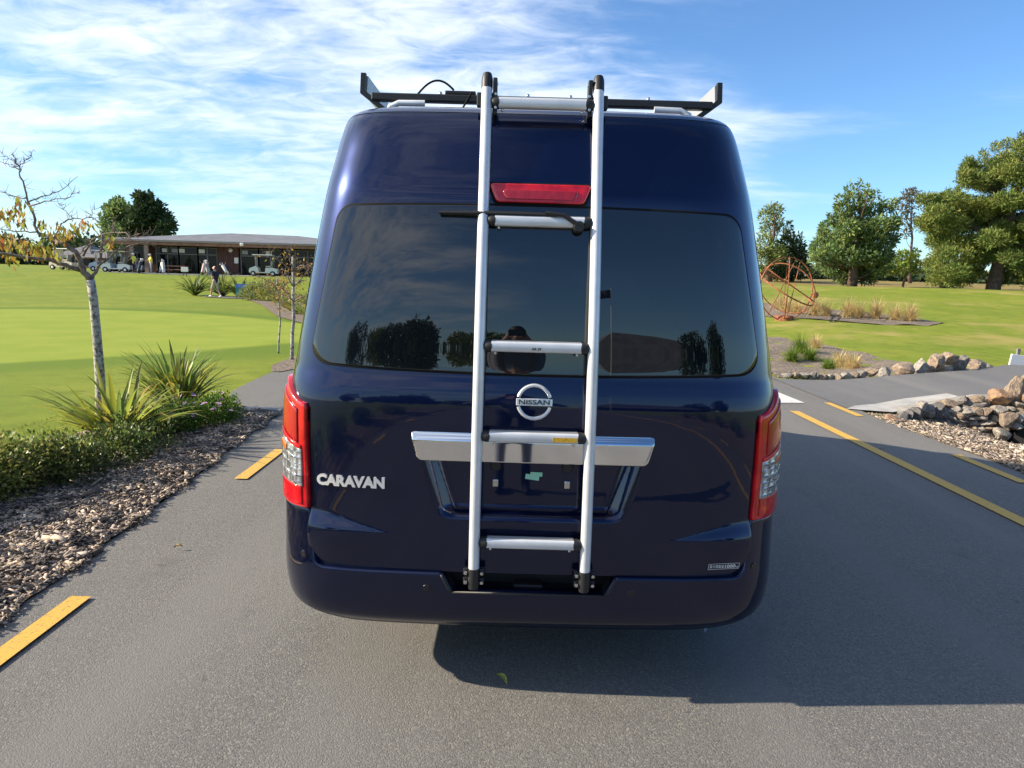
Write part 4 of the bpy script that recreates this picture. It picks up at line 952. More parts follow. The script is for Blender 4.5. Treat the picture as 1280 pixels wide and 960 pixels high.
# ---- people: one continuous skin grown over tapered limbs
def capsule(bm_v, bm_f, a, b, ra, rb, n=14, rings=5):
    a, b = np.array(a, float), np.array(b, float); d = b - a; L_ = np.linalg.norm(d); d = d / max(L_, 1e-6)
    ref = np.array([0, 0, 1.]) if abs(d[2]) < .9 else np.array([1., 0, 0]); s = np.cross(d, ref); s /= np.linalg.norm(s); u = np.cross(s, d)
    prof = [(-ra*math.cos(t), ra*math.sin(t)) for t in np.linspace(0.12, math.pi/2, rings)] + [(L_ + rb*math.cos(t), rb*math.sin(t)) for t in np.linspace(math.pi/2, .12, rings)]
    ang = np.linspace(0, 2*math.pi, n, endpoint=False); k0 = sum(len(q) for q in bm_v)
    V = np.array([a + d*h + r_*(math.cos(t)*s + math.sin(t)*u) for h, r_ in prof for t in ang]); m_ = len(prof)
    bm_v.append(V); F = [(k0+i*n+j, k0+i*n+(j+1) % n, k0+(i+1)*n+(j+1) % n, k0+(i+1)*n+j) for i in range(m_-1) for j in range(n)]
    F += [tuple(k0 + j for j in range(n-1, -1, -1)), tuple(k0+(m_-1)*n+j for j in range(n))]; bm_f += F
def figure(name, label, loc, rz, segs, mats, voxel=.018, group=None):
    """segs: (a, b, ra, rb, material index)"""
    V, F = [], []
    for a, b, ra, rb, mi in segs: capsule(V, F, a, b, ra, rb)
    me = mesh('person_src', np.concatenate(V), F, list(mats)); o = bpy.data.objects.new('person_src', me); col.objects.link(o)
    bm = bmesh.new(); bm.from_mesh(me); bmesh.ops.recalc_face_normals(bm, faces=bm.faces[:]); bm.to_mesh(me); bm.free()
    md = o.modifiers.new('r', 'REMESH'); md.mode = 'VOXEL'; md.voxel_size = voxel
    sm = o.modifiers.new('s', 'SMOOTH'); sm.factor = .5; sm.iterations = 4
    dg = bpy.context.evaluated_depsgraph_get(); me2 = bpy.data.meshes.new_from_object(o.evaluated_get(dg)); bpy.data.objects.remove(o)
    me2.name = name; me2.materials.clear()
    for m in mats: me2.materials.append(m)
    C = np.array([p.center[:] for p in me2.polygons]); best = np.full(len(C), 1e9); idx = np.zeros(len(C), int)
    for a, b, ra, rb, mi in segs:
        a, b = np.array(a, float), np.array(b, float); d = b - a; t = np.clip(((C - a) @ d) / max(d @ d, 1e-9), 0, 1)
        q = np.linalg.norm(C - (a + t[:, None]*d), axis=1) - (ra + (rb - ra)*t); w_ = q < best; best[w_] = q[w_]; idx[w_] = mi
    me2.polygons.foreach_set('material_index', idx.astype(np.int32)); me2.polygons.foreach_set('use_smooth', np.ones(len(C), bool)); me2.update()
    ob = bpy.data.objects.new(name, me2); ob.location = loc; ob.rotation_euler = (0, 0, rz); return link(ob, None, label, 'person', group)
def person_segs(pose, skin_=0, shirt=1, pants=2, shoe=3, hair=4, short_sleeve=True, shorts=False, cap=None):
    """joint dictionary -> tapered limbs; pose keys override the standing joints (1.72 m tall, facing +Y)"""
    J = dict(pel=(0, 0, .95), chest=(0, .0, 1.25), neck=(0, 0, 1.46), head=(0, .02, 1.60), hl=(-.09, 0, .92), kl=(-.10, .02, .50), al=(-.10, 0, .09), tl=(-.11, .15, .04), hr=(.09, 0, .92), kr=(.10, .02, .50), ar=(.10, 0, .09), tr=(.11, .15, .04),
             sl=(-.18, 0, 1.41), el=(-.25, .0, 1.13), wl=(-.27, .06, .88), fl=(-.275, .08, .76), sr=(.18, 0, 1.41), er=(.25, 0, 1.13), wr=(.27, .06, .88), fr=(.275, .08, .76))
    J.update(pose); q = []
    q += [(J['pel'], J['chest'], .135, .15, shirt), ((J['hl']), J['hr'], .105, .105, pants), ((np.array(J['chest']) + [-.07, 0, .06]), (np.array(J['chest']) + [.07, 0, .06]), .12, .12, shirt), (J['sl'], J['sr'], .068, .068, shirt), (J['chest'], np.array(J['neck']) - [0, 0, .05], .13, .06, shirt), (J['neck'], J['head'], .052, .055, skin_)]
    h = np.array(J['head']); q += [(h + [0, -.01, .02], h + [0, .015, -.03], .092, .078, skin_), (h + [0, .03, -.05], h + [0, .055, -.075], .055, .04, skin_), (h + [0, .09, -.005], h + [0, .108, -.025], .013, .017, skin_), (h + [-.088, 0, 0], h + [-.09, 0, -.03], .018, .013, skin_), (h + [.088, 0, 0], h + [.09, 0, -.03], .018, .013, skin_)]
    q += [(h + [0, -.03, .045], h + [0, .03, .06], .086, .075, hair)]
    if cap is not None: q += [(h + [0, 0, .05], h + [0, .02, .06], .094, .088, cap), (h + [0, .09, .055], h + [0, .15, .045], .05, .04, cap)]
    for s in 'lr':
        q += [(J['h'+s], J['k'+s], .088, .062, pants), (J['k'+s], J['a'+s], .056, .038, skin_ if shorts else pants), (np.array(J['a'+s]) - [0, .04, .03], J['t'+s], .042, .036, shoe)]
        mid = (np.array(J['s'+s]) + np.array(J['e'+s])) / 2 if short_sleeve else None
        if short_sleeve: q += [(J['s'+s], np.array(J['s'+s])*.35 + np.array(J['e'+s])*.65, .062, .054, shirt), (np.array(J['s'+s])*.35 + np.array(J['e'+s])*.65, J['e'+s], .043, .040, skin_), (J['e'+s], J['w'+s], .040, .027, skin_)]
        else: q += [(J['s'+s], J['e'+s], .066, .052, shirt), (J['e'+s], J['w'+s], .052, .038, shirt)]
        q += [(J['w'+s], J['f'+s], .034, .030, skin_)]
    return q
M['skin'] = pm('skin', (.50, .27, .19), rough=.6); M['navy_cloth'] = pm('dark_navy_cloth', (.022, .018, .032), rough=.85); M['khaki'] = pm('pale_khaki_cloth', (.46, .40, .30), rough=.85)
M['white_cloth'] = pm('white_cloth', (.70, .69, .66), rough=.8); M['pinkcap'] = pm('pale_pink_cloth', (.75, .48, .46), rough=.8); M['yellow_cloth'] = pm('yellow_cloth', (.66, .62, .10), rough=.8); M['grey_cloth'] = pm('grey_cloth', (.34, .36, .40), rough=.85); M['hair'] = pm('dark_hair', (.02, .014, .010), rough=.6)
figure('person', 'golfer in dark top, pale shorts and pink cap walking past the clumps', (-16.85, 40.3, th(-16.85, 40.3)), math.radians(62), person_segs(dict(kl=(-.10, .20, .52), al=(-.10, .30, .12), tl=(-.10, .44, .07), kr=(.10, -.02, .50), ar=(.10, -.26, .13), tr=(.10, -.14, .05), el=(-.24, -.06, 1.14), wl=(-.27, -.02, .90), fl=(-.27, .03, .80), er=(.24, .03, 1.14), wr=(.27, .20, .95), fr=(.27, .28, .88)), shorts=True, cap=5), [M['skin'], M['navy_cloth'], M['khaki'], M['white_cloth'], M['hair'], M['pinkcap']], .02)
# ---- short blades of the lawn where it comes near the beds
M['blade'] = pm('grass_blades', (.20, .25, .030), rough=.7, spec=.2, island=.45, var=((.21, .22, .04), 1.5, 3, .4, .62), transl=.38)
def blades(name, label, n, xf, y0, y1, hgt):
    y = y0 + (y1 - y0) * rng.uniform(0, 1, n) ** 1.3; lo, hi = np.array([xf(q) for q in y]).T; x = hi - np.minimum(rng.exponential(.28, n), hi - lo)
    a = rng.uniform(0, 6.28, n); h_ = hgt * rng.uniform(.5, 1.3, n); w_ = rng.uniform(.002, .005, n); z = terrain(x, y) - .012; ln = rng.normal(0, .5, (n, 2)) * h_[:, None]
    v = np.stack([np.stack([x - np.cos(a)*w_, y - np.sin(a)*w_, z], 1), np.stack([x + np.cos(a)*w_, y + np.sin(a)*w_, z], 1), np.stack([x + ln[:, 0], y + ln[:, 1], z + h_], 1)], 1).reshape(-1, 3)
    mk(name, v, np.arange(3*n).reshape(-1, 3), M['blade'], None, kind='stuff', label=label, cat='grass')
blades('lawn_grass', 'short mown grass beside the left planting bed', 60000, lambda q: (-4.9, float(np.interp(q, [3, 7.9, 8.4, 9.4, 11.5, 12.5], [-3.85, -3.5, -3.55, -3.8, -3.9, -4.1]))), 3.0, 7.6, .022)
# ================================================================== clubhouse and what stands before it
M['roof'] = pm('grey_metal_roof', (.17, .165, .165), rough=.55, var=((.12, .118, .12), 1.2, 4, .4, .62)); M['fascia'] = pm('brown_timber', (.30, .155, .095), rough=.7, var=((.22, .11, .07), 3, 5, .4, .62)); M['clad'] = pm('dark_red_brown_cladding', (.105, .045, .033), rough=.7, var=((.075, .032, .025), 5, 4, .4, .62))
M['dark_glass'] = pm('dark_window_glass', (.010, .011, .012), rough=.06, ior=1.4, spec=.3); M['frame'] = pm('grey_window_frame', (.19, .175, .165), rough=.5); M['post'] = pm('weathered_post', (.36, .26, .19), rough=.8); M['white'] = pm('white_plastic', (.74, .73, .70), rough=.4); M['terrace'] = pm('terrace_concrete', (.46, .43, .39), rough=.9, var=((.36, .34, .31), 2, 4, .4, .6))
CY = 66.0; GZ = th(-27, 66)
club = empty('clubhouse', (-26, CY + 5, GZ), 'long low clubhouse with grey hipped roof, brown fascia and dark windows', 'building'); CO = np.array([-26, CY + 5, GZ]); E0 = GZ + 2.62
def cb(name, c, d, m, parent=club, bev=0): b = MB(); b.box(c, d, bev=bev); return b.build(name, m, parent, off=CO)
v = [(-37.2, CY - 1.6, E0 + .42), (-12.5, CY - 1.6, E0 + .42), (-12.5, CY + 13, E0 + .42), (-37.2, CY + 13, E0 + .42), (-28.2, CY + 5.5, E0 + 1.5), (-21.5, CY + 5.5, E0 + 1.42)]
v += [(a, b, c - .16) for a, b, c in v[:4]]
roof = mk('roof', v, [(0, 1, 5, 4), (1, 2, 5), (2, 3, 4, 5), (3, 0, 4), (6, 7, 1, 0), (7, 8, 2, 1), (8, 9, 3, 2), (9, 6, 0, 3), (9, 8, 7, 6)], M['roof'], club, off=CO)
cb('gutter', (-24.85, CY - 1.62, E0 + .33), (24.8, .14, .16), M['frame'], roof); cb('fascia', (-24.85, CY - 1.45, E0 + .12), (24.5, .16, .30), M['fascia']); cb('soffit', (-24.85, CY - .2, E0 + .03), (24.3, 2.4, .06), M['fascia'])
cb('rear_wall', (-24.8, CY + 6.6, GZ + 1.3), (23, 11.0, 2.62), M['clad']); cb('terrace', (-26, CY - 1.8, GZ + .02), (30, 5.0, .16), M['terrace'])
wx = lambda px: float(at(px, 325, CY)[0])
# clad bay between the windows
cl = cb('cladding', ((wx(271) + wx(298))/2, CY + .55, GZ + 1.34), (wx(298) - wx(271), 1.0, 2.6), M['clad'])
for x in np.arange(wx(271) + .12, wx(298) - .05, .22): cb('batten', (x, CY + .035, GZ + 1.34), (.05, .04, 2.56), M['clad'], cl)
def window(px0, px1, cols, transom=True, door=False):
    x0, x1 = wx(px0), wx(px1); w = cb('window', ((x0 + x1)/2, CY + .35, GZ + 1.30), (x1 - x0, .04, 2.42), M['frame']); ed = np.linspace(x0, x1, cols + 1)
    for k in range(cols):
        for z0, z1 in (((.12, 1.82), (1.90, 2.44)) if transom else ((.12, 2.44),)):
            cb('pane', ((ed[k] + ed[k+1])/2, CY + .315, GZ + (z0 + z1)/2), (ed[k+1] - ed[k] - .10, .03, z1 - z0), M['dark_glass'], w)
    for x in ed: cb('mullion', (x, CY + .29, GZ + 1.30), (.09, .10, 2.44), M['frame'], w)
    cb('transom', ((x0 + x1)/2, CY + .285, GZ + 1.86), (x1 - x0, .09, .08), M['frame'], w)
window(194, 222, 2); window(222, 246, 1); window(246, 270, 2); window(300, 322, 1); window(322, 352, 2); window(352, 400, 3); window(162, 178, 1)
for px in (174, 192): cb('post', (wx(px), CY - 1.2, GZ + 1.3), (.34, .2, 2.6), M['post'])
cb('notice', (wx(295.5), CY - .02, GZ + 1.42), (.36, .04, .52), M['white']); b = MB(); b.lathe([(.0, -.10), (.16, -.08), (.19, -.02), (.19, .04)], (wx(288.5), CY + .0, GZ + 2.33), 'y', 14); b.build('wall_lamp', M['white'], club, smooth=True, off=CO)
b = MB(); b.box((wx(312), CY - 1.75, E0 + .20), (.30, .25, .26), bev=.05); b.build('floodlight', M['white'], club, off=CO)
for px, m in ((205, M['white']), (217, M['grey_cloth']), (226, M['white']), (251, M['white']), (305, M['grey_cloth']), (335, M['white'])): cb('poster', (wx(px), CY + .27, GZ + 2.17), (.55, .01, .34), m)

# golf carts
M['cart_blue'] = pm('pale_blue_cart_paint', (.45, .50, .58), rough=.3, coat=.5); M['cart_white'] = pm('white_cart_paint', (.72, .71, .68), rough=.3, coat=.5); M['cart_beige'] = pm('beige_cart_paint', (.62, .52, .40), rough=.35, coat=.5); M['screen'] = pm('clear_screen', (.55, .56, .55), rough=.25, spec=.5)
def golf_cart(label, px, y, rz, paint, roofm):
    x = float(at(px, 335, y)[0]); e = empty('golf_cart', (x, y, th(x, y) + .02), label, 'golf cart', 'golf carts parked before the clubhouse', rz)
    b = MB(); P = np.array([(-1.15, .32), (-1.18, .62), (-.80, .74), (-.20, .70), (-.15, .36), (.35, .34), (.42, .72), (.62, .86), (1.10, .66), (1.18, .40), (1.1, .28), (-1.1, .26)])
    n = len(P); V = [(p[0], s*.55, p[1]) for s in (-1, 1) for p in P]; b.add(V, [tuple(range(n)), tuple(range(2*n-1, n-1, -1))] + [(j, (j+1) % n, n+(j+1) % n, n+j) for j in range(n)]); b.build('body', paint, e)
    b = MB(); b.box((0, 0, 1.80), (1.75, 1.12, .07), bev=.03); b.build('canopy', roofm, e)
    for sx in (-.80, .62):
        for sy in (-.50, .50): b = MB(); b.tube([(sx, sy, .70), (sx*.98, sy, 1.78)], .022, 8); b.build('post', M['frame'], e, smooth=True)
    b = MB(); b.box((-.45, 0, .82), (.48, 1.0, .14), bev=.04); b.build('seat', M['khaki'], e); b = MB(); b.box((-.72, 0, 1.10), (.10, 1.0, .42), rot=roty(-.15), bev=.03); b.build('seat_back', M['khaki'], e)
    b = MB(); b.box((.60, 0, 1.28), (.02, .98, .92)); b.build('windscreen', M['screen'], e)
    b = MB(); t = np.linspace(0, 2*math.pi, 16); b.tube(np.stack([.25 + .06*np.sin(t), -.25 + .16*np.cos(t), 1.02 + .13*np.sin(t)], 1), .014, 6); b.tube([(.45, -.25, .7), (.25, -.25, 1.02)], .016, 6); b.build('steering_wheel', M['hair'], e, smooth=True)
    for sx in (-.78, .82):
        for sy in (-.5, .5):
            b = MB(); b.lathe([(.10, -.09), (.20, -.10), (.225, -.06), (.225, .06), (.20, .10), (.10, .09)], (sx, sy, .225), 'y', 18); w = b.build('wheel', V_['tyre'], e, smooth=True, sharp=40)
            b = MB(); b.lathe([(.0, -.095), (.11, -.09), (.12, .09), (.0, .095)], (sx, sy, .225), 'y', 12); b.build('hub', M['white'], w, smooth=True, sharp=40)
    b = MB()
    for sy in (-.25, .25): b.tube([(-1.0, sy, .55), (-1.15, sy, 1.35)], .12, 10)
    b.build('bag_rack', M['hair'], e, smooth=True, sharp=50)
golf_cart('pale cart parked alone farthest left behind the young tree', 82, 62.5, math.radians(168), M['cart_beige'], M['cart_white'])
golf_cart('pale blue cart left of the dark canopy cart before the clubhouse', 131, 63.5, math.radians(200), M['cart_blue'], M['cart_white'])
golf_cart('cart with a light canopy just right of the pale blue cart', 147, 62.8, math.radians(190), M['cart_white'], M['cart_beige'])
golf_cart('dark shaded cart at the clubhouse corner behind bare twigs', 164, 65.2, math.radians(185), M['grey_cloth'], M['frame'])
golf_cart('white golf cart with upright screen right of the cladding', 330, 62.0, math.radians(190), M['cart_white'], M['cart_white'])
# golf bags on trolleys
M['maroon'] = pm('maroon_cloth', (.16, .02, .035), rough=.7); M['bag_navy'] = pm('navy_bag', (.02, .025, .06), rough=.6)
def trolley(label, px, y, m1, m2, rz, tilt=.35):
    x = float(at(px, 338, y)[0]); e = empty('golf_trolley', (x, y, th(x, y) + .02), label, 'golf trolley', 'golf trolleys before the clubhouse', rz); R = roty(tilt)
    def rp(*p): return R @ np.array(p)
    b = MB(); b.tube([rp(0, 0, .18), rp(0, 0, .5), rp(0, 0, 1.0), rp(0, 0, 1.06)], [.12, .135, .145, .13], 12); b.build('bag', m1, e, smooth=True, sharp=50)
    b = MB(); b.box(rp(.13, 0, .55), (.10, .20, .42), rot=R, bev=.03); b.build('pocket', m2, e)
    g_ = np.random.default_rng(int(px))
    for k in range(7):
        a = g_.uniform(0, 6.28); q = (.07*math.cos(a), .07*math.sin(a)); hgt = g_.uniform(1.18, 1.32)
        b = MB(); b.tube([rp(q[0], q[1], 1.0), rp(q[0]*1.3, q[1]*1.3, hgt)], .010, 5); b.tube([rp(q[0]*1.3, q[1]*1.3, hgt), rp(q[0]*1.3 + .07, q[1]*1.3, hgt + .05)], [.045, .035], 7); b.build('club', M['white'] if k % 3 else m2, e, smooth=True)
    for s in (-1, 1): b = MB(); b.lathe([(.03, -.03), (.14, -.03), (.15, 0), (.14, .03), (.03, .03)], (.02, s*.30, .15), 'y', 14); b.build('wheel', V_['tyre'], e, smooth=True, sharp=40)
    b = MB(); b.tube([(.02, -.30, .15), (.02, .30, .15)], .02, 6); b.tube([rp(-.1, 0, .2), rp(-.2, 0, 1.0), rp(-.42, 0, 1.12)], .017, 6); b.build('frame', M['frame'], e, smooth=True)
for args in (('white and dark trolley left of the picnic table', 200, 63.0, M['white'], M['bag_navy'], 1.2, .3), ('white-bagged trolley close to the picnic table', 205, 62.2, M['white'], M['grey_cloth'], 2.2, .35), ('pink and white trolley at the left of the bag group', 252, 61.8, M['pinkcap'], M['white'], .4, .25), ('maroon golf bag standing in the bag group', 256.5, 62.4, M['maroon'], M['bag_navy'], 1.9, .2), ('pale grey trolley at the right of the bag group', 262, 62.0, M['grey_cloth'], M['white'], 2.6, .35), ('white and navy bag leaning by the clad wall', 286, 62.2, M['white'], M['bag_navy'], 2.9, .6), ('dark bag beside the yellow-topped players', 172, 61.8, M['bag_navy'], M['white'], .8, .3)): trolley(*args)
for px, lab in ((168, 'player in yellow top and dark trousers near the carts'), (189, 'player in yellow top and pale trousers by the post')):
    x = float(at(px, 338, 62.6)[0]); figure('person', lab, (x, 62.6, th(x, 62.6)), random.uniform(2, 4), person_segs(dict(er=(.26, .16, 1.18), wr=(.18, .36, 1.10), fr=(.14, .44, 1.12)), cap=5), [M['skin'], M['yellow_cloth'], M['navy_cloth'] if px < 180 else M['grey_cloth'], M['hair'], M['hair'], M['white_cloth']], .025, 'players before the clubhouse')
# picnic table, little sign, blue and teal board
x = float(at(219, 335, 63)[0]); e = empty('picnic_table', (x, 63.2, th(x, 63.2)), 'brown timber picnic table before the clubhouse windows', 'table')
for nm, c, d in (('table_top', (0, 0, .75), (1.9, .7, .06)), ('bench', (0, -.65, .45), (1.9, .28, .05)), ('bench', (0, .65, .45), (1.9, .28, .05)), ('leg', (-.7, 0, .37), (.09, 1.3, .09)), ('leg', (.7, 0, .37), (.09, 1.3, .09)), ('post', (-.7, 0, .36), (.09, .09, .72)), ('post', (.7, 0, .36), (.09, .09, .72))): b = MB(); b.box(c, d, bev=.01); b.build(nm, M['fascia'], e)
x = float(at(231, 340, 57)[0]); e = empty('lawn_sign', (x, 57, th(x, 57)), 'small white sign on two legs on the lawn before the clubhouse', 'sign')
b = MB(); b.box((0, 0, .52), (.56, .04, .36), bev=.02); b.build('board', M['white'], e)
for s in (-.14, .14): b = MB(); b.box((s, 0, .18), (.05, .03, .40)); b.build('leg', M['hair'], e)
M['blue'] = pm('blue_panel', (.10, .22, .55), rough=.5); M['teal'] = pm('teal_panel', (.02, .22, .24), rough=.5)
x = float(at(305, 355, 40.5)[0]); e = empty('information_board', (x, 40.5, th(x, 40.5)), 'low blue and teal board beside the far planting bed', 'board')
b = MB(); b.box((0, 0, .70), (.98, .05, .22)); b.build('upper_panel', M['blue'], e); b = MB(); b.box((0, 0, .36), (.98, .05, .44)); b.build('lower_panel', M['teal'], e)
for s in (-.45, .45): b = MB(); b.box((s, .05, .36), (.06, .05, .74)); b.build('post', M['frame'], e)

# far houses beyond the carts and the far wood on the left
M['brick'] = pm('far_brick', (.30, .13, .09), rough=.8); M['tile_roof'] = pm('far_tile_roof', (.15, .14, .145), rough=.8)
def house(label, px0, px1, pyr, Y, m):
    a, b_ = at(px0, pyr, Y), at(px1, pyr, Y); x0, x1 = a[0], b_[0]; zt = max(a[2], b_[2]); gz = th((x0+x1)/2, Y); e = empty('house', ((x0+x1)/2, Y, gz), label, 'house'); o_ = np.array([(x0+x1)/2, Y, gz]); zm = gz + (zt - gz) * .5
    mk('wall', *[np.array([(x0, Y, gz), (x1, Y, gz), (x1, Y+9, gz), (x0, Y+9, gz), (x0, Y, zm), (x1, Y, zm), (x1, Y+9, zm), (x0, Y+9, zm)]), [(0,1,5,4), (1,2,6,5), (2,3,7,6), (3,0,4,7), (4,5,6,7)]], m, e, off=o_)
    mk('roof', [(x0-.5, Y-.5, zm), (x1+.5, Y-.5, zm), (x1+.5, Y+9.5, zm), (x0-.5, Y+9.5, zm), (x0+3, Y+4.5, zt), (x1-3, Y+4.5, zt)], [(0,1,5,4), (1,2,5), (2,3,4,5), (3,0,4), (3,2,1,0)], M['tile_roof'], e, off=o_)
    for k in range(3): x = x0 + (x1-x0)*(k+.5)/3; b = MB(); b.box((x, Y-.02, gz + (zm-gz)*.55), (1.6, .06, 1.0)); b.build('window', M['dark_glass'], e, off=o_)
house('far grey-roofed house seen through the twigs of the young tree', 70, 112, 304, 118, M['white']); house('far brick house left of the clubhouse carts', 104, 134, 309, 112, M['brick'])
v, f = crown([((x, 185 + rng.uniform(-10, 10), 2.5 + rng.uniform(0, 1.6)), (9, 6, rng.uniform(3.2, 5.4))) for x in np.arange(-175, -52, 7)], 26, 1.3, .8, shell=.4)
mk('far_wood', v, f, M['darkfir'], None, kind='stuff', label='dark far-off wood along the left horizon', cat='wood')
def dense_tree(name, label, base, clumps, per, ln, wd, m, trunk_r, group=None, upw=.3, shell=.45, limbs=True, bark='bark', bend=.25):
    e = empty(name, base, label, 'tree', group); b0 = np.array(base, float); cl = [(np.array(c, float) - b0, np.array(r if hasattr(r, '__len__') else (r, r, r), float)) for c, r in clumps]
    v, f = crown(cl, per, ln, wd, outw=.9, upw=upw, shell=shell, bend=bend); mk('crown', v, f, m, e)
    top = max(c[2] for c, r in cl); mb = MB(); T = limb(mb, (0, 0, -.2), (sum(c[0] for c, r in cl)/len(cl)*.6, 0, top*.92), trunk_r, trunk_r*.18, n=10, jitter=trunk_r*.25, sides=10)
    if limbs:
        for c, r in cl:
            z = max(.12*top, min(c[2]*.72, top*.85)); i = int(np.argmin(np.abs(T[:, 2] - z))); limb(mb, T[i], c, trunk_r*.20, trunk_r*.05, (0, 0, -.04*top), 7, trunk_r*.12, 6)
    mb.build('trunk', M[bark], e, smooth=True); return e
def cl_px(lst, Y, depth=.7, ry=None):
    """clumps given as (px, py, rx, rz) on the sight lines at distance Y"""
    s = Y / F_PX; out = []
    for px, py, rx, rz in lst:
        dy = rng.normal(0, depth); p = at(px, py, Y + dy); out.append((p, (rx*s, ry or rx*s, rz*s)))
    return out
g9 = [(150, 262, 12, 9), (142, 276, 14, 12), (160, 272, 14, 12), (152, 285, 20, 10), (148, 253, 6, 5), (138, 262, 7, 6)]
dense_tree('conifer_tree', 'green half of the dark tree pair rising behind the clubhouse roof', (at(150, 300, 92)[0], 92, th(-48, 92)), cl_px(g9, 92, 1.) + cl_px([(150, 300, 18, 18)], 92), 340, .55, .28, M['cedar'], .35)
g9 = [(180, 252, 9, 8), (190, 262, 14, 10), (178, 268, 14, 12), (200, 272, 13, 10), (188, 282, 22, 12), (207, 284, 10, 8), (172, 282, 14, 12), (175, 246, 6, 5), (184, 245, 5, 4), (211, 279, 6, 5)]
dense_tree('conifer_tree', 'darker taller half of the tree pair behind the clubhouse', (at(188, 300, 90)[0], 90, th(-46, 90)), cl_px(g9, 90, 1.) + cl_px([(190, 300, 20, 18)], 90), 340, .55, .28, M['darkfir'], .4)
# ================================================================== right side: trees, tussocks, sculpture, stones
def Z(px, py): return px, py
big = [(1275, 185, 10, 9), (1255, 200, 12, 10), (1235, 208, 10, 9), (1262, 215, 20, 12), (1213, 212, 10, 10), (1207, 222, 9, 10), (1222, 226, 16, 10), (1240, 232, 18, 12), (1275, 222, 18, 14), (1300, 200, 24, 20), (1320, 235, 30, 24),
       (1165, 252, 12, 7), (1180, 248, 11, 6), (1198, 248, 11, 7), (1172, 266, 14, 10), (1190, 264, 16, 11), (1212, 256, 16, 10), (1232, 256, 18, 10), (1258, 250, 18, 10), (1285, 254, 20, 12), (1158, 278, 12, 10), (1175, 284, 16, 11), (1196, 284, 17, 12), (1218, 278, 15, 11), (1238, 282, 13, 9), (1268, 278, 17, 10), (1295, 284, 20, 14),
       (1172, 302, 14, 10), (1192, 304, 16, 11), (1212, 302, 15, 11), (1180, 318, 14, 9), (1200, 320, 14, 10), (1165, 330, 11, 9), (1180, 338, 13, 9), (1197, 338, 12, 8), (1215, 322, 10, 8), (1188, 350, 8, 6), (1170, 346, 9, 6), (1192, 356, 6, 4), (1232, 304, 13, 9), (1255, 300, 13, 9), (1272, 308, 14, 11), (1290, 318, 16, 13), (1262, 322, 12, 8), (1276, 334, 14, 9), (1228, 326, 8, 7), (1262, 345, 8, 6), (1300, 345, 20, 12)]
big += [(1240, 298, 15, 11), (1252, 286, 14, 9), (1226, 308, 12, 9), (1246, 314, 12, 8), (1236, 322, 9, 6), (1258, 332, 10, 6), (1222, 338, 8, 6), (1206, 346, 8, 6), (1268, 292, 12, 9), (1248, 268, 13, 8), (1228, 268, 12, 8)]
# spiky leaders on top
big += [(1208, 202, 3, 5), (1228, 194, 3, 6), (1245, 186, 3, 6), (1262, 180, 4, 6), (1275, 172, 3, 6), (1185, 240, 3, 4), (1196, 240, 3, 5), (1213, 200, 2.5, 4)]
bx = at(1241, 362, 55); base = (float(bx[0]), 55.0, th(float(bx[0]), 55))
def pine():
    e = empty('pine_tree', base, 'huge spreading pine with thick trunk at the right picture edge', 'tree'); b0 = np.array(base); g = np.random.default_rng(31); s = 55 / F_PX; V, F, k = [], [], 0; cl = []
    for px, py, rx, rz in big:
        for sgn in (0, 1):
            dy = g.normal(0, 1.3) if sgn == 0 else g.normal(1.8, 1.2); p = at(px + (0 if sgn == 0 else g.normal(0, 5)), py + (0 if sgn == 0 else g.normal(0, 4)), 55 + dy) - b0; cl.append((p, (rx*s*.95, rx*s*.95, rz*s*.95)))
    v, f = crown(cl, 1700, .27, .066, outw=.7, upw=.55, shell=.25, r=g, bend=.15); mk('crown', v, f, M['pine'], e)
    mb = MB(); T = limb(mb, (0, 0, -.3), (.4, .3, 4.2), .52, .42, (.1, 0, 0), 8, .05, 12); T2 = limb(mb, (.4, .3, 4.2), (1.6, .6, 10.5), .40, .08, (.2, 0, 0), 8, .08, 9)
    A = lambda px, py: at(px, py, 55.5) - b0
    for p0, px, py, r_ in ((T[5], 1190, 318, .30), (T[6], 1178, 275, .32), (T[7], 1215, 262, .34), (T[4], 1180, 345, .20), (T[6], 1285, 315, .26), (T[7], 1250, 262, .30), (T2[2], 1222, 222, .26), (T2[4], 1270, 205, .22), (T[5], 1262, 340, .16), (T2[1], 1300, 270, .24), (T[7], 1196, 290, .2)): limb(mb, p0, A(px, py), r_, .05, (0, 0, .35), 9, .08, 7)
    mb.build('trunk', M['bark'], e, smooth=True)
    mb = MB(); c_ = [(1200, 268), (1225, 262), (1262, 262), (1188, 300), (1258, 318)]
pine()
ced = [(1063, 236, 3, 7), (1075, 233, 3, 7), (1068, 250, 9, 10), (1082, 247, 7, 8), (1095, 243, 3, 5), (1054, 262, 9, 9), (1050, 250, 4, 5), (1072, 268, 14, 9), (1094, 262, 10, 7), (1108, 262, 8, 6), (1116, 254, 4, 4), (1046, 276, 9, 8), (1060, 284, 13, 9), (1080, 284, 14, 9), (1100, 280, 13, 8), (1116, 280, 8, 7), (1029, 285, 5, 7), (1034, 296, 10, 8), (1050, 300, 13, 9), (1070, 302, 15, 10), (1092, 300, 15, 10), (1112, 298, 10, 9), (1024, 306, 9, 8), (1040, 316, 13, 10), (1060, 320, 15, 10), (1082, 320, 15, 10), (1103, 318, 13, 11), (1024, 322, 8, 9), (1040, 334, 12, 9), (1060, 338, 14, 8), (1082, 338, 14, 8), (1100, 334, 11, 9), (1053, 348, 7, 5), (1084, 348, 9, 5), (1018, 314, 5, 6), (1058, 242, 2.5, 6), (1085, 238, 2.5, 6), (1047, 258, 3, 5), (1104, 252, 2.5, 5), (1038, 272, 3, 5), (1121, 272, 3, 4), (1026, 294, 3, 5), (1014, 322, 3, 4)]
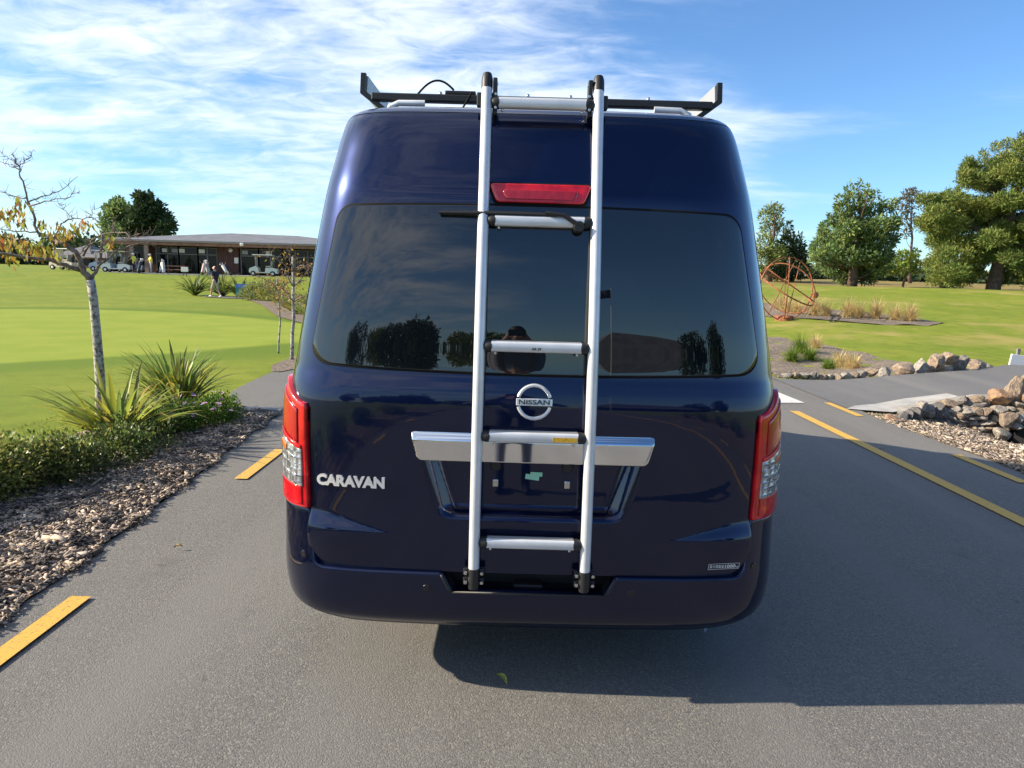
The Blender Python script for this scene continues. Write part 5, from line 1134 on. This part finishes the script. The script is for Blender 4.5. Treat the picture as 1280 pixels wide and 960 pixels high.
bx = at(1065, 357, 60); dense_tree('cedar_tree', 'bushy blue-green conifer standing alone in the middle of the lawn', (float(bx[0]), 60, th(float(bx[0]), 60)), cl_px(ced, 60, 1.0) + cl_px([(x_, y_ + 3, a * .8, b * .8) for x_, y_, a, b in ced[10:]], 61.5, .8), 760, .34, .12, M['cedar'], .42, upw=.25, shell=.2)
dk = [(965, 262, 9, 6), (972, 262, 7, 6), (958, 270, 9, 9), (970, 276, 8, 7), (962, 288, 11, 9), (975, 285, 6, 5), (956, 305, 12, 12), (968, 318, 14, 12), (950, 325, 14, 14)]
bx = at(962, 352, 72); dense_tree('pine_tree', 'dark upright pine partly hidden by the right side of the van', (float(bx[0]), 72, th(float(bx[0]), 72)), cl_px(dk, 72, .8), 520, .36, .10, M['pine'], .35, upw=.5, shell=.25)
dk = [(986, 283, 3, 7), (986, 294, 6, 6), (984, 304, 10, 8), (999, 298, 3, 6), (998, 308, 7, 6), (990, 316, 14, 8), (978, 318, 10, 9), (1003, 318, 6, 6), (988, 328, 17, 8), (1005, 330, 6, 7), (990, 340, 18, 8), (975, 340, 14, 8)]
bx = at(990, 352, 75); dense_tree('conifer_tree', 'dark pointed conifer just right of the van behind the sculpture', (float(bx[0]), 75, th(float(bx[0]), 75)), cl_px(dk, 75, .8), 560, .40, .16, M['darkfir'], .3, upw=.2, shell=.2)
gm = [(1137, 240, 9, 3), (1140, 245, 8, 4), (1128, 252, 7, 4), (1142, 256, 8, 4), (1130, 262, 7, 4), (1138, 270, 6, 4), (1128, 276, 5, 4), (1142, 282, 6, 4), (1132, 292, 5, 5)]
bx = at(1139, 345, 85); dense_tree('gum_tree', 'thin tall sparse tree between the conifer and the pine', (float(bx[0]), 85, th(float(bx[0]), 85)), cl_px(gm, 85, .5), 330, .40, .14, M['gum'], .22, shell=.15)
lm = [(1118, 330, 9, 9), (1130, 322, 10, 8), (1140, 326, 8, 9), (1128, 336, 14, 7), (1148, 334, 7, 8), (1110, 338, 7, 5), (1145, 316, 4, 5)]
bx = at(1130, 347, 66); dense_tree('leafy_bush', 'bright green bush between the conifer and the big pine', (float(bx[0]), 66, th(float(bx[0]), 66)), cl_px(lm, 66, .6), 620, .30, .15, M['limegreen'], .12, shell=.25)
# far wood low along the right horizon
v, f = crown([((x, 170 + rng.uniform(-12, 12), 3.2 + rng.uniform(0, .8)), (8, 6, rng.uniform(1.2, 2.6))) for x in np.arange(52, 190, 6)], 30, 1.2, .7, shell=.4)
mk('far_wood', v, f, M['darkfir'], None, kind='stuff', label='low far-off hedge along the right horizon', cat='wood')
# white vehicle far behind the sculpture
x = float(at(984, 345, 95)[0]); e = empty('parked_car', (x, 95, th(x, 95)), 'white vehicle parked far off behind the rusty ring sculpture', 'car')
b = MB(); P = np.array([(-2.2, .35), (-2.25, 1.0), (-2.0, 1.95), (-1.6, 2.1), (1.0, 2.1), (1.5, 1.35), (2.3, 1.1), (2.4, .4)]); n = 8; V = [(p[0], s*.9, p[1]) for s in (-1, 1) for p in P]
b.add(V, [tuple(range(n)), tuple(range(2*n-1, n-1, -1))] + [(j, (j+1) % n, n+(j+1) % n, n+j) for j in range(n)]); b.build('body', M['cart_white'], e)
for a, c in ((-1.5, -.2), (-.1, 1.0)): b = MB(); b.box(((a+c)/2, -.91, 1.6), (c-a-.1, .02, .55)); b.build('side_window', M['dark_glass'], e)
for sx in (-1.4, 1.5): b = MB(); b.lathe([(.1, -.1), (.33, -.1), (.35, 0), (.33, .1), (.1, .1)], (sx, -.8, .35), 'y', 16); b.build('wheel', V_['tyre'], e, smooth=True, sharp=40)

# ---- rusty ring sculpture
M['rust'] = pm('rusty_steel', (.33, .115, .045), rough=.85, var=((.17, .055, .03), 6, 6, .4, .62), bump=(60, .4, .01))
c = at(983, 361, 26); gz = th(float(c[0]), 26); sc_e = empty('ring_sculpture', (float(c[0]), 26, gz), 'sphere of thin rusty steel rings like an armillary globe on the grass', 'sculpture'); CZ = float(c[2]) - gz
def ring(R, tilt, az, w_, dz=0.):
    t = np.linspace(0, 2*math.pi, 64, endpoint=False); n = 64; M3 = rotz(az) @ rotx(tilt); V = []
    for rr_, zz_ in ((R, -w_/2), (R, w_/2), (R - .025, w_/2), (R - .025, -w_/2)): V.append((np.stack([rr_*np.cos(t), rr_*np.sin(t), np.full(n, zz_)], 1)) @ M3.T + [0, 0, CZ + dz])
    mk('ring', np.concatenate(V), [(a*n+j, a*n+(j+1) % n, ((a+1) % 4)*n+(j+1) % n, ((a+1) % 4)*n+j) for a in range(4) for j in range(n)], M['rust'], sc_e, True, sharp=40)
RS = 1.14
for R, tl, az, w_ in ((RS, math.pi/2, .30, .045), (RS*.98, math.pi/2, 1.25, .03), (RS*.96, .55, .9, .05), (RS*.94, 1.0, 2.3, .03)): ring(R, tl, az, w_)
b = MB(); b.tube([(-.95, -.3, CZ + .75), (1.15, .2, CZ - .45)], .02, 8); b.build('axis_rod', M['rust'], sc_e, smooth=True)
b = MB(); b.tube([(-.6, 0, CZ - 1.0), (.25, 0, CZ + 1.05)], .016, 8); b.build('axis_rod', M['rust'], sc_e, smooth=True)
b = MB(); b.tube([(.1, 0, CZ - 1.1), (.45, .1, CZ + .95)], .016, 8); b.build('axis_rod', M['rust'], sc_e, smooth=True)
b = MB(); b.lathe([(.0, -.12), (.07, -.10), (.115, -.04), (.115, .04), (.07, .10), (.0, .12)], (1.15, .2, CZ - .20), 'z', 16); b.build('ball', M['rust'], sc_e, smooth=True)
b = MB(); b.lathe([(.34, -.1), (.34, .10), (.28, .16), (.05, .18)], (0, 0, 0), 'z', 18); b.build('plinth', M['rust'], sc_e, smooth=True, sharp=40)

# ---- straw tussocks
def tussock(label, x, y, ln, n, m, group, seed): return flax('tussock_grass', label, (x, y, th(x, y) - .02), n, ln, .012 + .008*ln, [m, m], .62, seed, group, 6, 'grass clump', rise=(.35, 1.5))
for k, (px, py, Y, ln, w_) in enumerate([(996, 390, 27.6, .85, 'nearest the sculpture'), (1018, 396, 27.2, 1.05, 'tall and pale, second from the sculpture'), (1032, 398, 27.0, .75, 'low, between the second and third tall ones'), (1060, 398, 26.8, 1.0, 'broad, in the middle of the row'), (1072, 399, 26.6, .85, 'low, right of the broad middle one'), (1093, 402, 26.4, 1.05, 'tall, third from the right end'), (1118, 405, 26.0, .80, 'small, second from the right end'), (1136, 406, 25.8, .95, 'at the right end of the row'), (975, 388, 29.5, .9, 'behind the sculpture rings'), (984, 392, 28.5, .8, 'in front of the sculpture foot')]):
    x = float(at(px, py, Y)[0]); tussock(f'straw tussock {w_}', x, Y, ln, 330, M['tussock'], 'tussocks on the gravel strip', 100 + k)
for k, (px, py, Y, ln, m, w_) in enumerate([(1000, 440, 17.2, .62, 'greengrass', 'green grass clump on the creek gravel near the van'), (1012, 446, 16.4, .55, 'greengrass', 'green grass clump right of the one nearest the van'), (990, 446, 16.2, .5, 'greengrass', 'low green grass clump touching the van edge'), (1050, 452, 15.2, .55, 'tussock', 'straw grass clump on the creek bank behind the stones'), (1066, 456, 14.6, .5, 'tussock', 'small straw clump at the right of the creek bank'), (1036, 458, 14.2, .35, 'greengrass', 'short green clump by the edging stones'), (1018, 436, 18, .5, 'tussock', 'straw clump at the back of the creek gravel')]):
    x = float(at(px, py, Y)[0]); tussock(w_, x, Y, ln, 300, M[m], 'grass clumps by the creek', 140 + k)

# ---- stones
def m_stone(name, c1, c2): return pm(name, c1, rough=.88, spec=.25, var=(c2, 7, 7, .40, .62), bump=(18, .8, .03))
STM = [m_stone('grey_stone', (.27, .245, .215), (.14, .125, .115)), m_stone('tan_stone', (.36, .27, .185), (.19, .15, .12)), m_stone('orange_stone', (.40, .235, .125), (.24, .165, .12)), m_stone('pale_stone', (.42, .38, .32), (.22, .20, .175)), m_stone('dark_stone', (.17, .16, .155), (.10, .095, .09))]
def rock_mesh(seed, blocky=.5):
    g = np.random.default_rng(seed); bm = bmesh.new(); bmesh.ops.create_icosphere(bm, subdivisions=3, radius=.5)
    for q in bm.verts:
        d = np.array(q.co[:]) * 2; m_ = np.abs(d).max(); d2 = d / m_ * blocky + d * (1 - blocky); q.co = Vector(d2 * .5)
    for k in range(16):
        nrm = rand_dirs(1, g)[0]; off = g.uniform(.29, .42)
        for q in bm.verts:
            h = np.dot(q.co, nrm) - off
            if h > 0: q.co -= Vector(nrm * h * .98)
    ph = g.uniform(0, 6, 6)
    for q in bm.verts:
        c = q.co; q.co = c * (1 + .05*math.sin(c.x*9 + ph[0])*math.sin(c.y*11 + ph[1]) + .03*math.sin(c.z*21 + ph[2])*math.sin(c.x*17 + ph[3]))
    me = bpy.data.meshes.new('stone'); bm.to_mesh(me); bm.free(); me.polygons.foreach_set('use_smooth', np.ones(len(me.polygons), bool)); me.set_sharp_from_angle(angle=math.radians(18)); return me
ROCKS = {}
def rock(parent, o0, p, dims, mi, seed, blocky=.5, rot=None):
    key = (seed % 14, mi, blocky)
    if key not in ROCKS: ROCKS[key] = rock_mesh(key[0] + 50*int(blocky*10), blocky); ROCKS[key].materials.append(STM[mi])
    o = bpy.data.objects.new('stone', ROCKS[key]); o.location = tuple(np.array(p) - o0); o.scale = dims; g = np.random.default_rng(seed)
    o.rotation_euler = rot if rot is not None else (g.normal(0, .12), g.normal(0, .18), g.normal(0, .4)); link(o, parent); return o
def zf3(zx, zy): return 940 + .2656*zx, 400 + .2656*zy
def zf4(zx, zy): return 1080 + .15625*zx, 430 + .15625*zy
far_st = [(165,262,42,26,3),(205,264,45,30,1),(243,262,48,32,3),(285,264,50,34,0),(330,272,48,30,1),(365,272,38,26,3),(402,272,52,32,1),(440,268,52,32,3),(480,262,48,34,1),(517,258,48,32,0),(562,246,58,40,1),(625,246,68,42,3),(710,230,104,58,1),(795,220,68,58,3),(836,236,42,42,1),(870,212,88,78,1),(925,182,78,68,1),(975,208,78,70,0),(920,237,62,36,3),(1000,246,62,28,3),(1050,222,84,70,1),(1106,245,62,56,0),(1170,262,62,40,2)]
w0 = np.array([7.2, 12.8, .1]); wall_far = empty('stone_edging', tuple(w0), 'row of boulders and small stones along the far side of the side road', 'stone wall')
for k, (zx, zy, w_, h_, mi) in enumerate(far_st):
    px, py = zf3(zx, zy); Y = float(np.interp(px, [980, 1060, 1110, 1150, 1200, 1260], [12.15, 12.25, 12.7, 13.1, 13.7, 14.5])); s = Y / F_PX * .2656; p = at(px, py, Y); rock(wall_far, w0, p, (w_*s*1.25, w_*s*1.05, h_*s*1.4), mi, k, .3)
near_st = [(215,602,118,78,2),(300,604,92,112,4),(352,585,66,104,4),(412,572,92,112,4),(505,548,112,124,0),(588,534,92,118,4),(642,560,92,112,0),(462,496,84,64,3),(682,474,112,78,1),(722,494,92,74,4),(786,452,74,64,0),(832,482,104,74,0),(892,444,96,74,1),(942,484,84,44,3),(1075,424,196,164,2),(1206,372,166,196,1),(1282,320,90,120,1),(1300,420,120,90,0)]
wall_st = [(742,562,74,58,1),(808,542,84,54,3),(892,542,104,64,1),(966,537,74,62,1),(1076,532,134,84,3),(1162,517,54,44,3),(1242,487,114,48,3),(1246,532,114,52,1),(772,642,84,62,2),(760,606,92,42,3),(855,592,104,44,3),(950,588,94,48,3),(866,632,84,42,3),(986,630,144,44,3),(922,667,104,42,3),(992,668,84,44,1),(1092,668,124,52,3),(1142,600,144,112,1),(1232,592,84,92,3),(1016,722,94,84,1),(1112,727,144,92,3),(1212,657,104,62,3),(1040,598,64,62,3),(1320,560,110,70,1),(1310,630,120,60,3),(1340,490,110,50,1),(930,710,80,40,3),(865,672,70,36,1),(700,590,60,50,0),(690,640,70,50,4),(1400,560,120,90,3),(1420,640,120,80,1),(1400,480,120,70,3),(1330,410,110,110,2),(1430,420,120,110,1)]
w0 = np.array([5.9, 9.0, 0.]); wall_near = empty('stone_wall', tuple(w0), 'mortared stone wall with big orange boulders over the culvert mouth', 'stone wall')
for k, (zx, zy, w_, h_, mi) in enumerate(near_st + wall_st):
    px, py = zf4(zx, zy); Y = float(np.interp(px, [1110, 1150, 1190, 1240, 1300], [8.55, 8.75, 8.95, 8.9, 8.9])) + (.0 if k < len(near_st) else -.10); 
    if zx in (1142, 1232, 1112, 1212): Y -= .12
    s = Y / F_PX * .15625; p = at(px, py, Y); rock(wall_near, w0, p, (w_*s*1.20, max(.22, w_*s*1.0), h_*s*1.28), mi, 30 + k, .3 if k < len(near_st) else .6, None if k < len(near_st) else (rng.normal(0, .06), rng.normal(0, .07), rng.normal(0, .12)))
g = np.random.default_rng(61)
for k in range(46):      # smaller stones that fill the joints
    x = g.uniform(5.0, 8.3); zt_ = float(np.interp(x, [4.9, 5.6, 6.1, 8.6], [.06, .18, .27, .32])); zb_ = th(x, 8.85) - .02; z = g.uniform(zb_, zt_); d_ = g.uniform(.10, .22)
    rock(wall_near, w0, (x, 8.92 - g.uniform(0, .05), z), (d_*1.3, .2, d_*.7), int(g.choice([0, 1, 3, 3, 0])), 200 + k, .6, (g.normal(0, .06), g.normal(0, .1), g.normal(0, .12)))
M['mortar'] = pm('mortar', (.33, .30, .255), rough=.95, var=((.22, .20, .17), 12, 6, .4, .6), bump=(50, .6, .01))
b = MB(); V = [(5.0, 8.98, -.5), (5.0, 8.98, .02), (5.6, 8.98, .14), (6.1, 8.96, .24), (8.6, 8.95, .28), (8.6, 8.95, -.9)]; V += [(x, 9.3, z) for x, y, z in V]
b.add(V, [(0, 1, 2, 3, 4, 5), (11, 10, 9, 8, 7, 6)] + [(j, (j+1) % 6, 6+(j+1) % 6, 6+j) for j in range(6)]); b.build('mortar_core', M['mortar'], wall_near, off=w0)
M['pipe_shade'] = pm('painted_culvert_shade', (.006, .006, .006), rough=1.)  # shade inside the culvert, put into the colour of a solid plug
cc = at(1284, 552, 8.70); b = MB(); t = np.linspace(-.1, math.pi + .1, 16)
b.tube([(cc[0] + .05, 8.62, cc[2] - .10), (cc[0] + .05, 8.66, cc[2] - .10), (cc[0] + .05, 8.98, cc[2] - .10)], [.34, .30, .30], 22, cap=True); b.build('culvert_mouth', M['pipe_shade'], wall_near, smooth=True, off=w0)
# white board at the right edge
x0_, z0_ = at(1262, 446, 14.6), at(1262, 474, 14.6); e = empty('white_board', (9.9 + .6, 14.6, th(10.5, 14.6)), 'blank white sign board at the right picture edge behind the boulders', 'sign')
x_l = x0_[0]; b = MB(); b.box((x_l + .55 - 10.5, 0, (x0_[2] + z0_[2])/2 - th(10.5, 14.6)), (1.1, .04, x0_[2] - z0_[2]), rot=roty(.12), bev=.008); b.build('board', M['white'], e)
for q in (.2, .9): b = MB(); b.box((x_l + q - 10.5, .05, .15), (.06, .05, .6)); b.build('post', M['frame'], e)

# ---- small things on the asphalt
def fallen_leaf(label, px, py, m, ln, rz):
    d = fw + (px-640.)/F_PX*rt - (py-480.)/F_PX*up; t = -CAM_H / d[2]; x, y = d[0]*t, d[1]*t; g = np.random.default_rng(int(px)); V = []
    for k in range(7):
        q = k / 6; w_ = ln*.38*math.sin(math.pi*min(1, q*1.02))**.8; V += [(q*ln - ln/2, -w_*.5, .012 + .014*math.sin(q*3) + .006), (q*ln - ln/2, 0, .010 + .014*math.sin(q*3)), (q*ln - ln/2, w_*.5, .012 + .014*math.sin(q*3) + .008)]
    F = [(3*k + j, 3*k + j + 1, 3*k + j + 4, 3*k + j + 3) for k in range(6) for j in (0, 1)]; o = mk('fallen_leaf', V, F, m, None, True, label=label, cat='leaf'); o.location = (x, y, .006); o.rotation_euler = (0, 0, rz)
M['dryleaf'] = pm('dry_leaf', (.50, .36, .16), rough=.7, var=((.36, .22, .09), 60, 3, .4, .6)); M['limeleaf'] = pm('yellow_green_leaf', (.46, .48, .10), rough=.6, var=((.30, .30, .08), 70, 4, .45, .6)); M['paleleaf'] = pm('pale_leaf', (.42, .42, .42), rough=.7)
fallen_leaf('dry tan leaf lying on the sunlit asphalt left of the van', 223, 688, M['dryleaf'], .045, .4)
fallen_leaf('yellow-green leaf on the asphalt below the van bumper', 627, 855, M['limeleaf'], .075, 2.2)
fallen_leaf('small pale leaf just under the right half of the bumper', 882, 795, M['paleleaf'], .045, 1.1)
# ================================================================== behind the camera (mirrored in the van's window and paint)
M['jacket'] = pm('dark_grey_jacket', (.16, .16, .19), rough=.75, bump=(30, .5, .01)); M['jeans'] = pm('dark_jeans', (.03, .035, .06), rough=.85)
pose = dict(el=(-.44, .12, 1.24), wl=(-.12, .36, 1.50), fl=(-.07, .37, 1.57), er=(.44, .12, 1.24), wr=(.12, .36, 1.50), fr=(.07, .37, 1.57), head=(0, .03, 1.60), tl=(-.14, .15, .04), tr=(.14, .15, .04), kl=(-.12, .02, .5), kr=(.12, .02, .5), al=(-.13, 0, .09), ar=(.13, 0, .09))
pose.update(chest=(0, .02, 1.30), neck=(0, .03, 1.50), sl=(-.19, .04, 1.47), sr=(.19, .04, 1.47))
q = person_segs(pose, short_sleeve=False); q += [((-.07, .0, 1.44), (.07, .0, 1.44), .10, .10, 1), ((0, .01, 1.47), (0, .03, 1.53), .085, .075, 1)]
for s in (-1, 1):
    for k in range(4): q.append(((s*.075, .375, 1.575 + k*.017 - .03), (s*.035, .405, 1.575 + k*.017 - .025), .0095, .008, 0))
    q.append(((s*.07, .36, 1.53), (s*.045, .375, 1.525), .012, .010, 0))
figure('person', 'person in dark jacket holding a phone up, mirrored in the rear window', (.0, -.50, 0), 0, q, [M['skin'], M['jacket'], M['jeans'], V_['plastic'], M['hair']], .012)
b = MB(); b.box((0, 0, 0), (.155, .009, .075), bev=.003); ph = b.build('phone', V_['plastic'], None, label='black phone held up by the person mirrored in the window', cat='phone'); ph.location = (0, -.085, 1.605)
for k, (x, y, n_, hh, m) in enumerate([(-3.5, 1.2, 9, .26, 'boxleaf_dark'), (-3.6, -1.6, 10, .30, 'boxleaf'), (-3.5, -4.6, 10, .34, 'boxleaf_dark'), (-3.6, -8.5, 10, .34, 'boxleaf')]):
    shrub('leafy_shrub', ['dark low shrub beside the camera on the left bed', 'olive shrub just behind the camera on the left', 'dark shrub farther behind the camera on the left', 'olive shrub farthest behind the camera on the left'][k], (x, y, .03), lump_row((x, y - .8, 0), (x + .1, y + .8, 0), n_, hh, hh*.95, 70 + k), 5200, .05, .03, M[m])
for k in range(7):
    y = -2.6 - k*1.5; x = 6.0 + (k % 2)*.5
    flax('flax_plant', ['first', 'second', 'third', 'fourth', 'fifth', 'sixth', 'last'][k] + ' dark flax of the row behind the camera on the right', (x, y, th(x, y)), 60, 1.25, .06, [M['flax_green'], M['boxleaf_dark']], 1.0, 80 + k, 'flax row behind the camera', 6)
gm_ = np.random.default_rng(77)
for k, (x, y, r_, h_, m, lab) in enumerate([(-27, -46, 4.2, 7.0, 'darkfir', 'dark round tree behind the camera at the far left'), (-19, -50, 4.0, 5.2, 'pine', 'low spreading pine behind the camera at the left'), (-11, -48, 4.4, 6.0, 'darkfir', 'broad dark tree behind the camera left of the road'), (-4, -52, 3.6, 4.8, 'pine', 'low tree behind the camera at the end of the road'), (31, -44, 5.0, 8.0, 'darkfir', 'tall dark tree behind the camera at the far right'), (24, -47, 4.0, 6.0, 'darkfir', 'dark tree behind the camera right of the gabled hall')]):
    cl = [((x + gm_.normal(0, r_*.45), y + gm_.normal(0, r_*.3), h_*gm_.uniform(.3, .95)), (r_*.42, r_*.42, r_*.33)) for _ in range(16)]
    dense_tree('dark_tree', lab, (x, y, 0), cl, 170, .5, .22, M[m], .3, shell=.3)
# gabled hall, flagpole and palm
hx, hy = 14.0, -48.0; e = empty('gabled_hall', (hx, hy, 0), 'dark gabled hall behind the camera mirrored in the rear window', 'building')
b = MB(); b.box((0, 0, 1.3), (14, 9, 2.6)); b.build('wall', M['clad'], e)
mk('roof', [(-7.8, 5.3, 2.5), (7.8, 5.3, 2.5), (7.8, -5.3, 2.5), (-7.8, -5.3, 2.5), (-4.5, 0, 5.6), (7.8, 0, 4.6)], [(0, 4, 5, 1), (2, 5, 4, 3), (3, 4, 0), (1, 5, 2), (0, 1, 2, 3)], M['roof'], e)
for k in range(4):
    b = MB(); b.box((-5 + k*3.2, 4.52, 1.4), (2.0, .06, 1.4)); b.build('window', M['dark_glass'], e)
e = empty('flagpole', (7.6, -38, 0), 'slim white flagpole behind the camera mirrored in the window', 'flagpole'); b = MB(); b.tube([(0, 0, 0), (0, 0, 9.5)], [.06, .035], 10); b.build('pole', M['white'], e, smooth=True)
V = [(-.05 - 1.3*t, .12*math.sin(t*7), 9.3 - .85*u - .18*t) for u in np.linspace(0, 1, 6) for t in np.linspace(0, 1, 12)]; mk('flag', V, grid_faces(6, 12), M['bag_navy'], e, True)
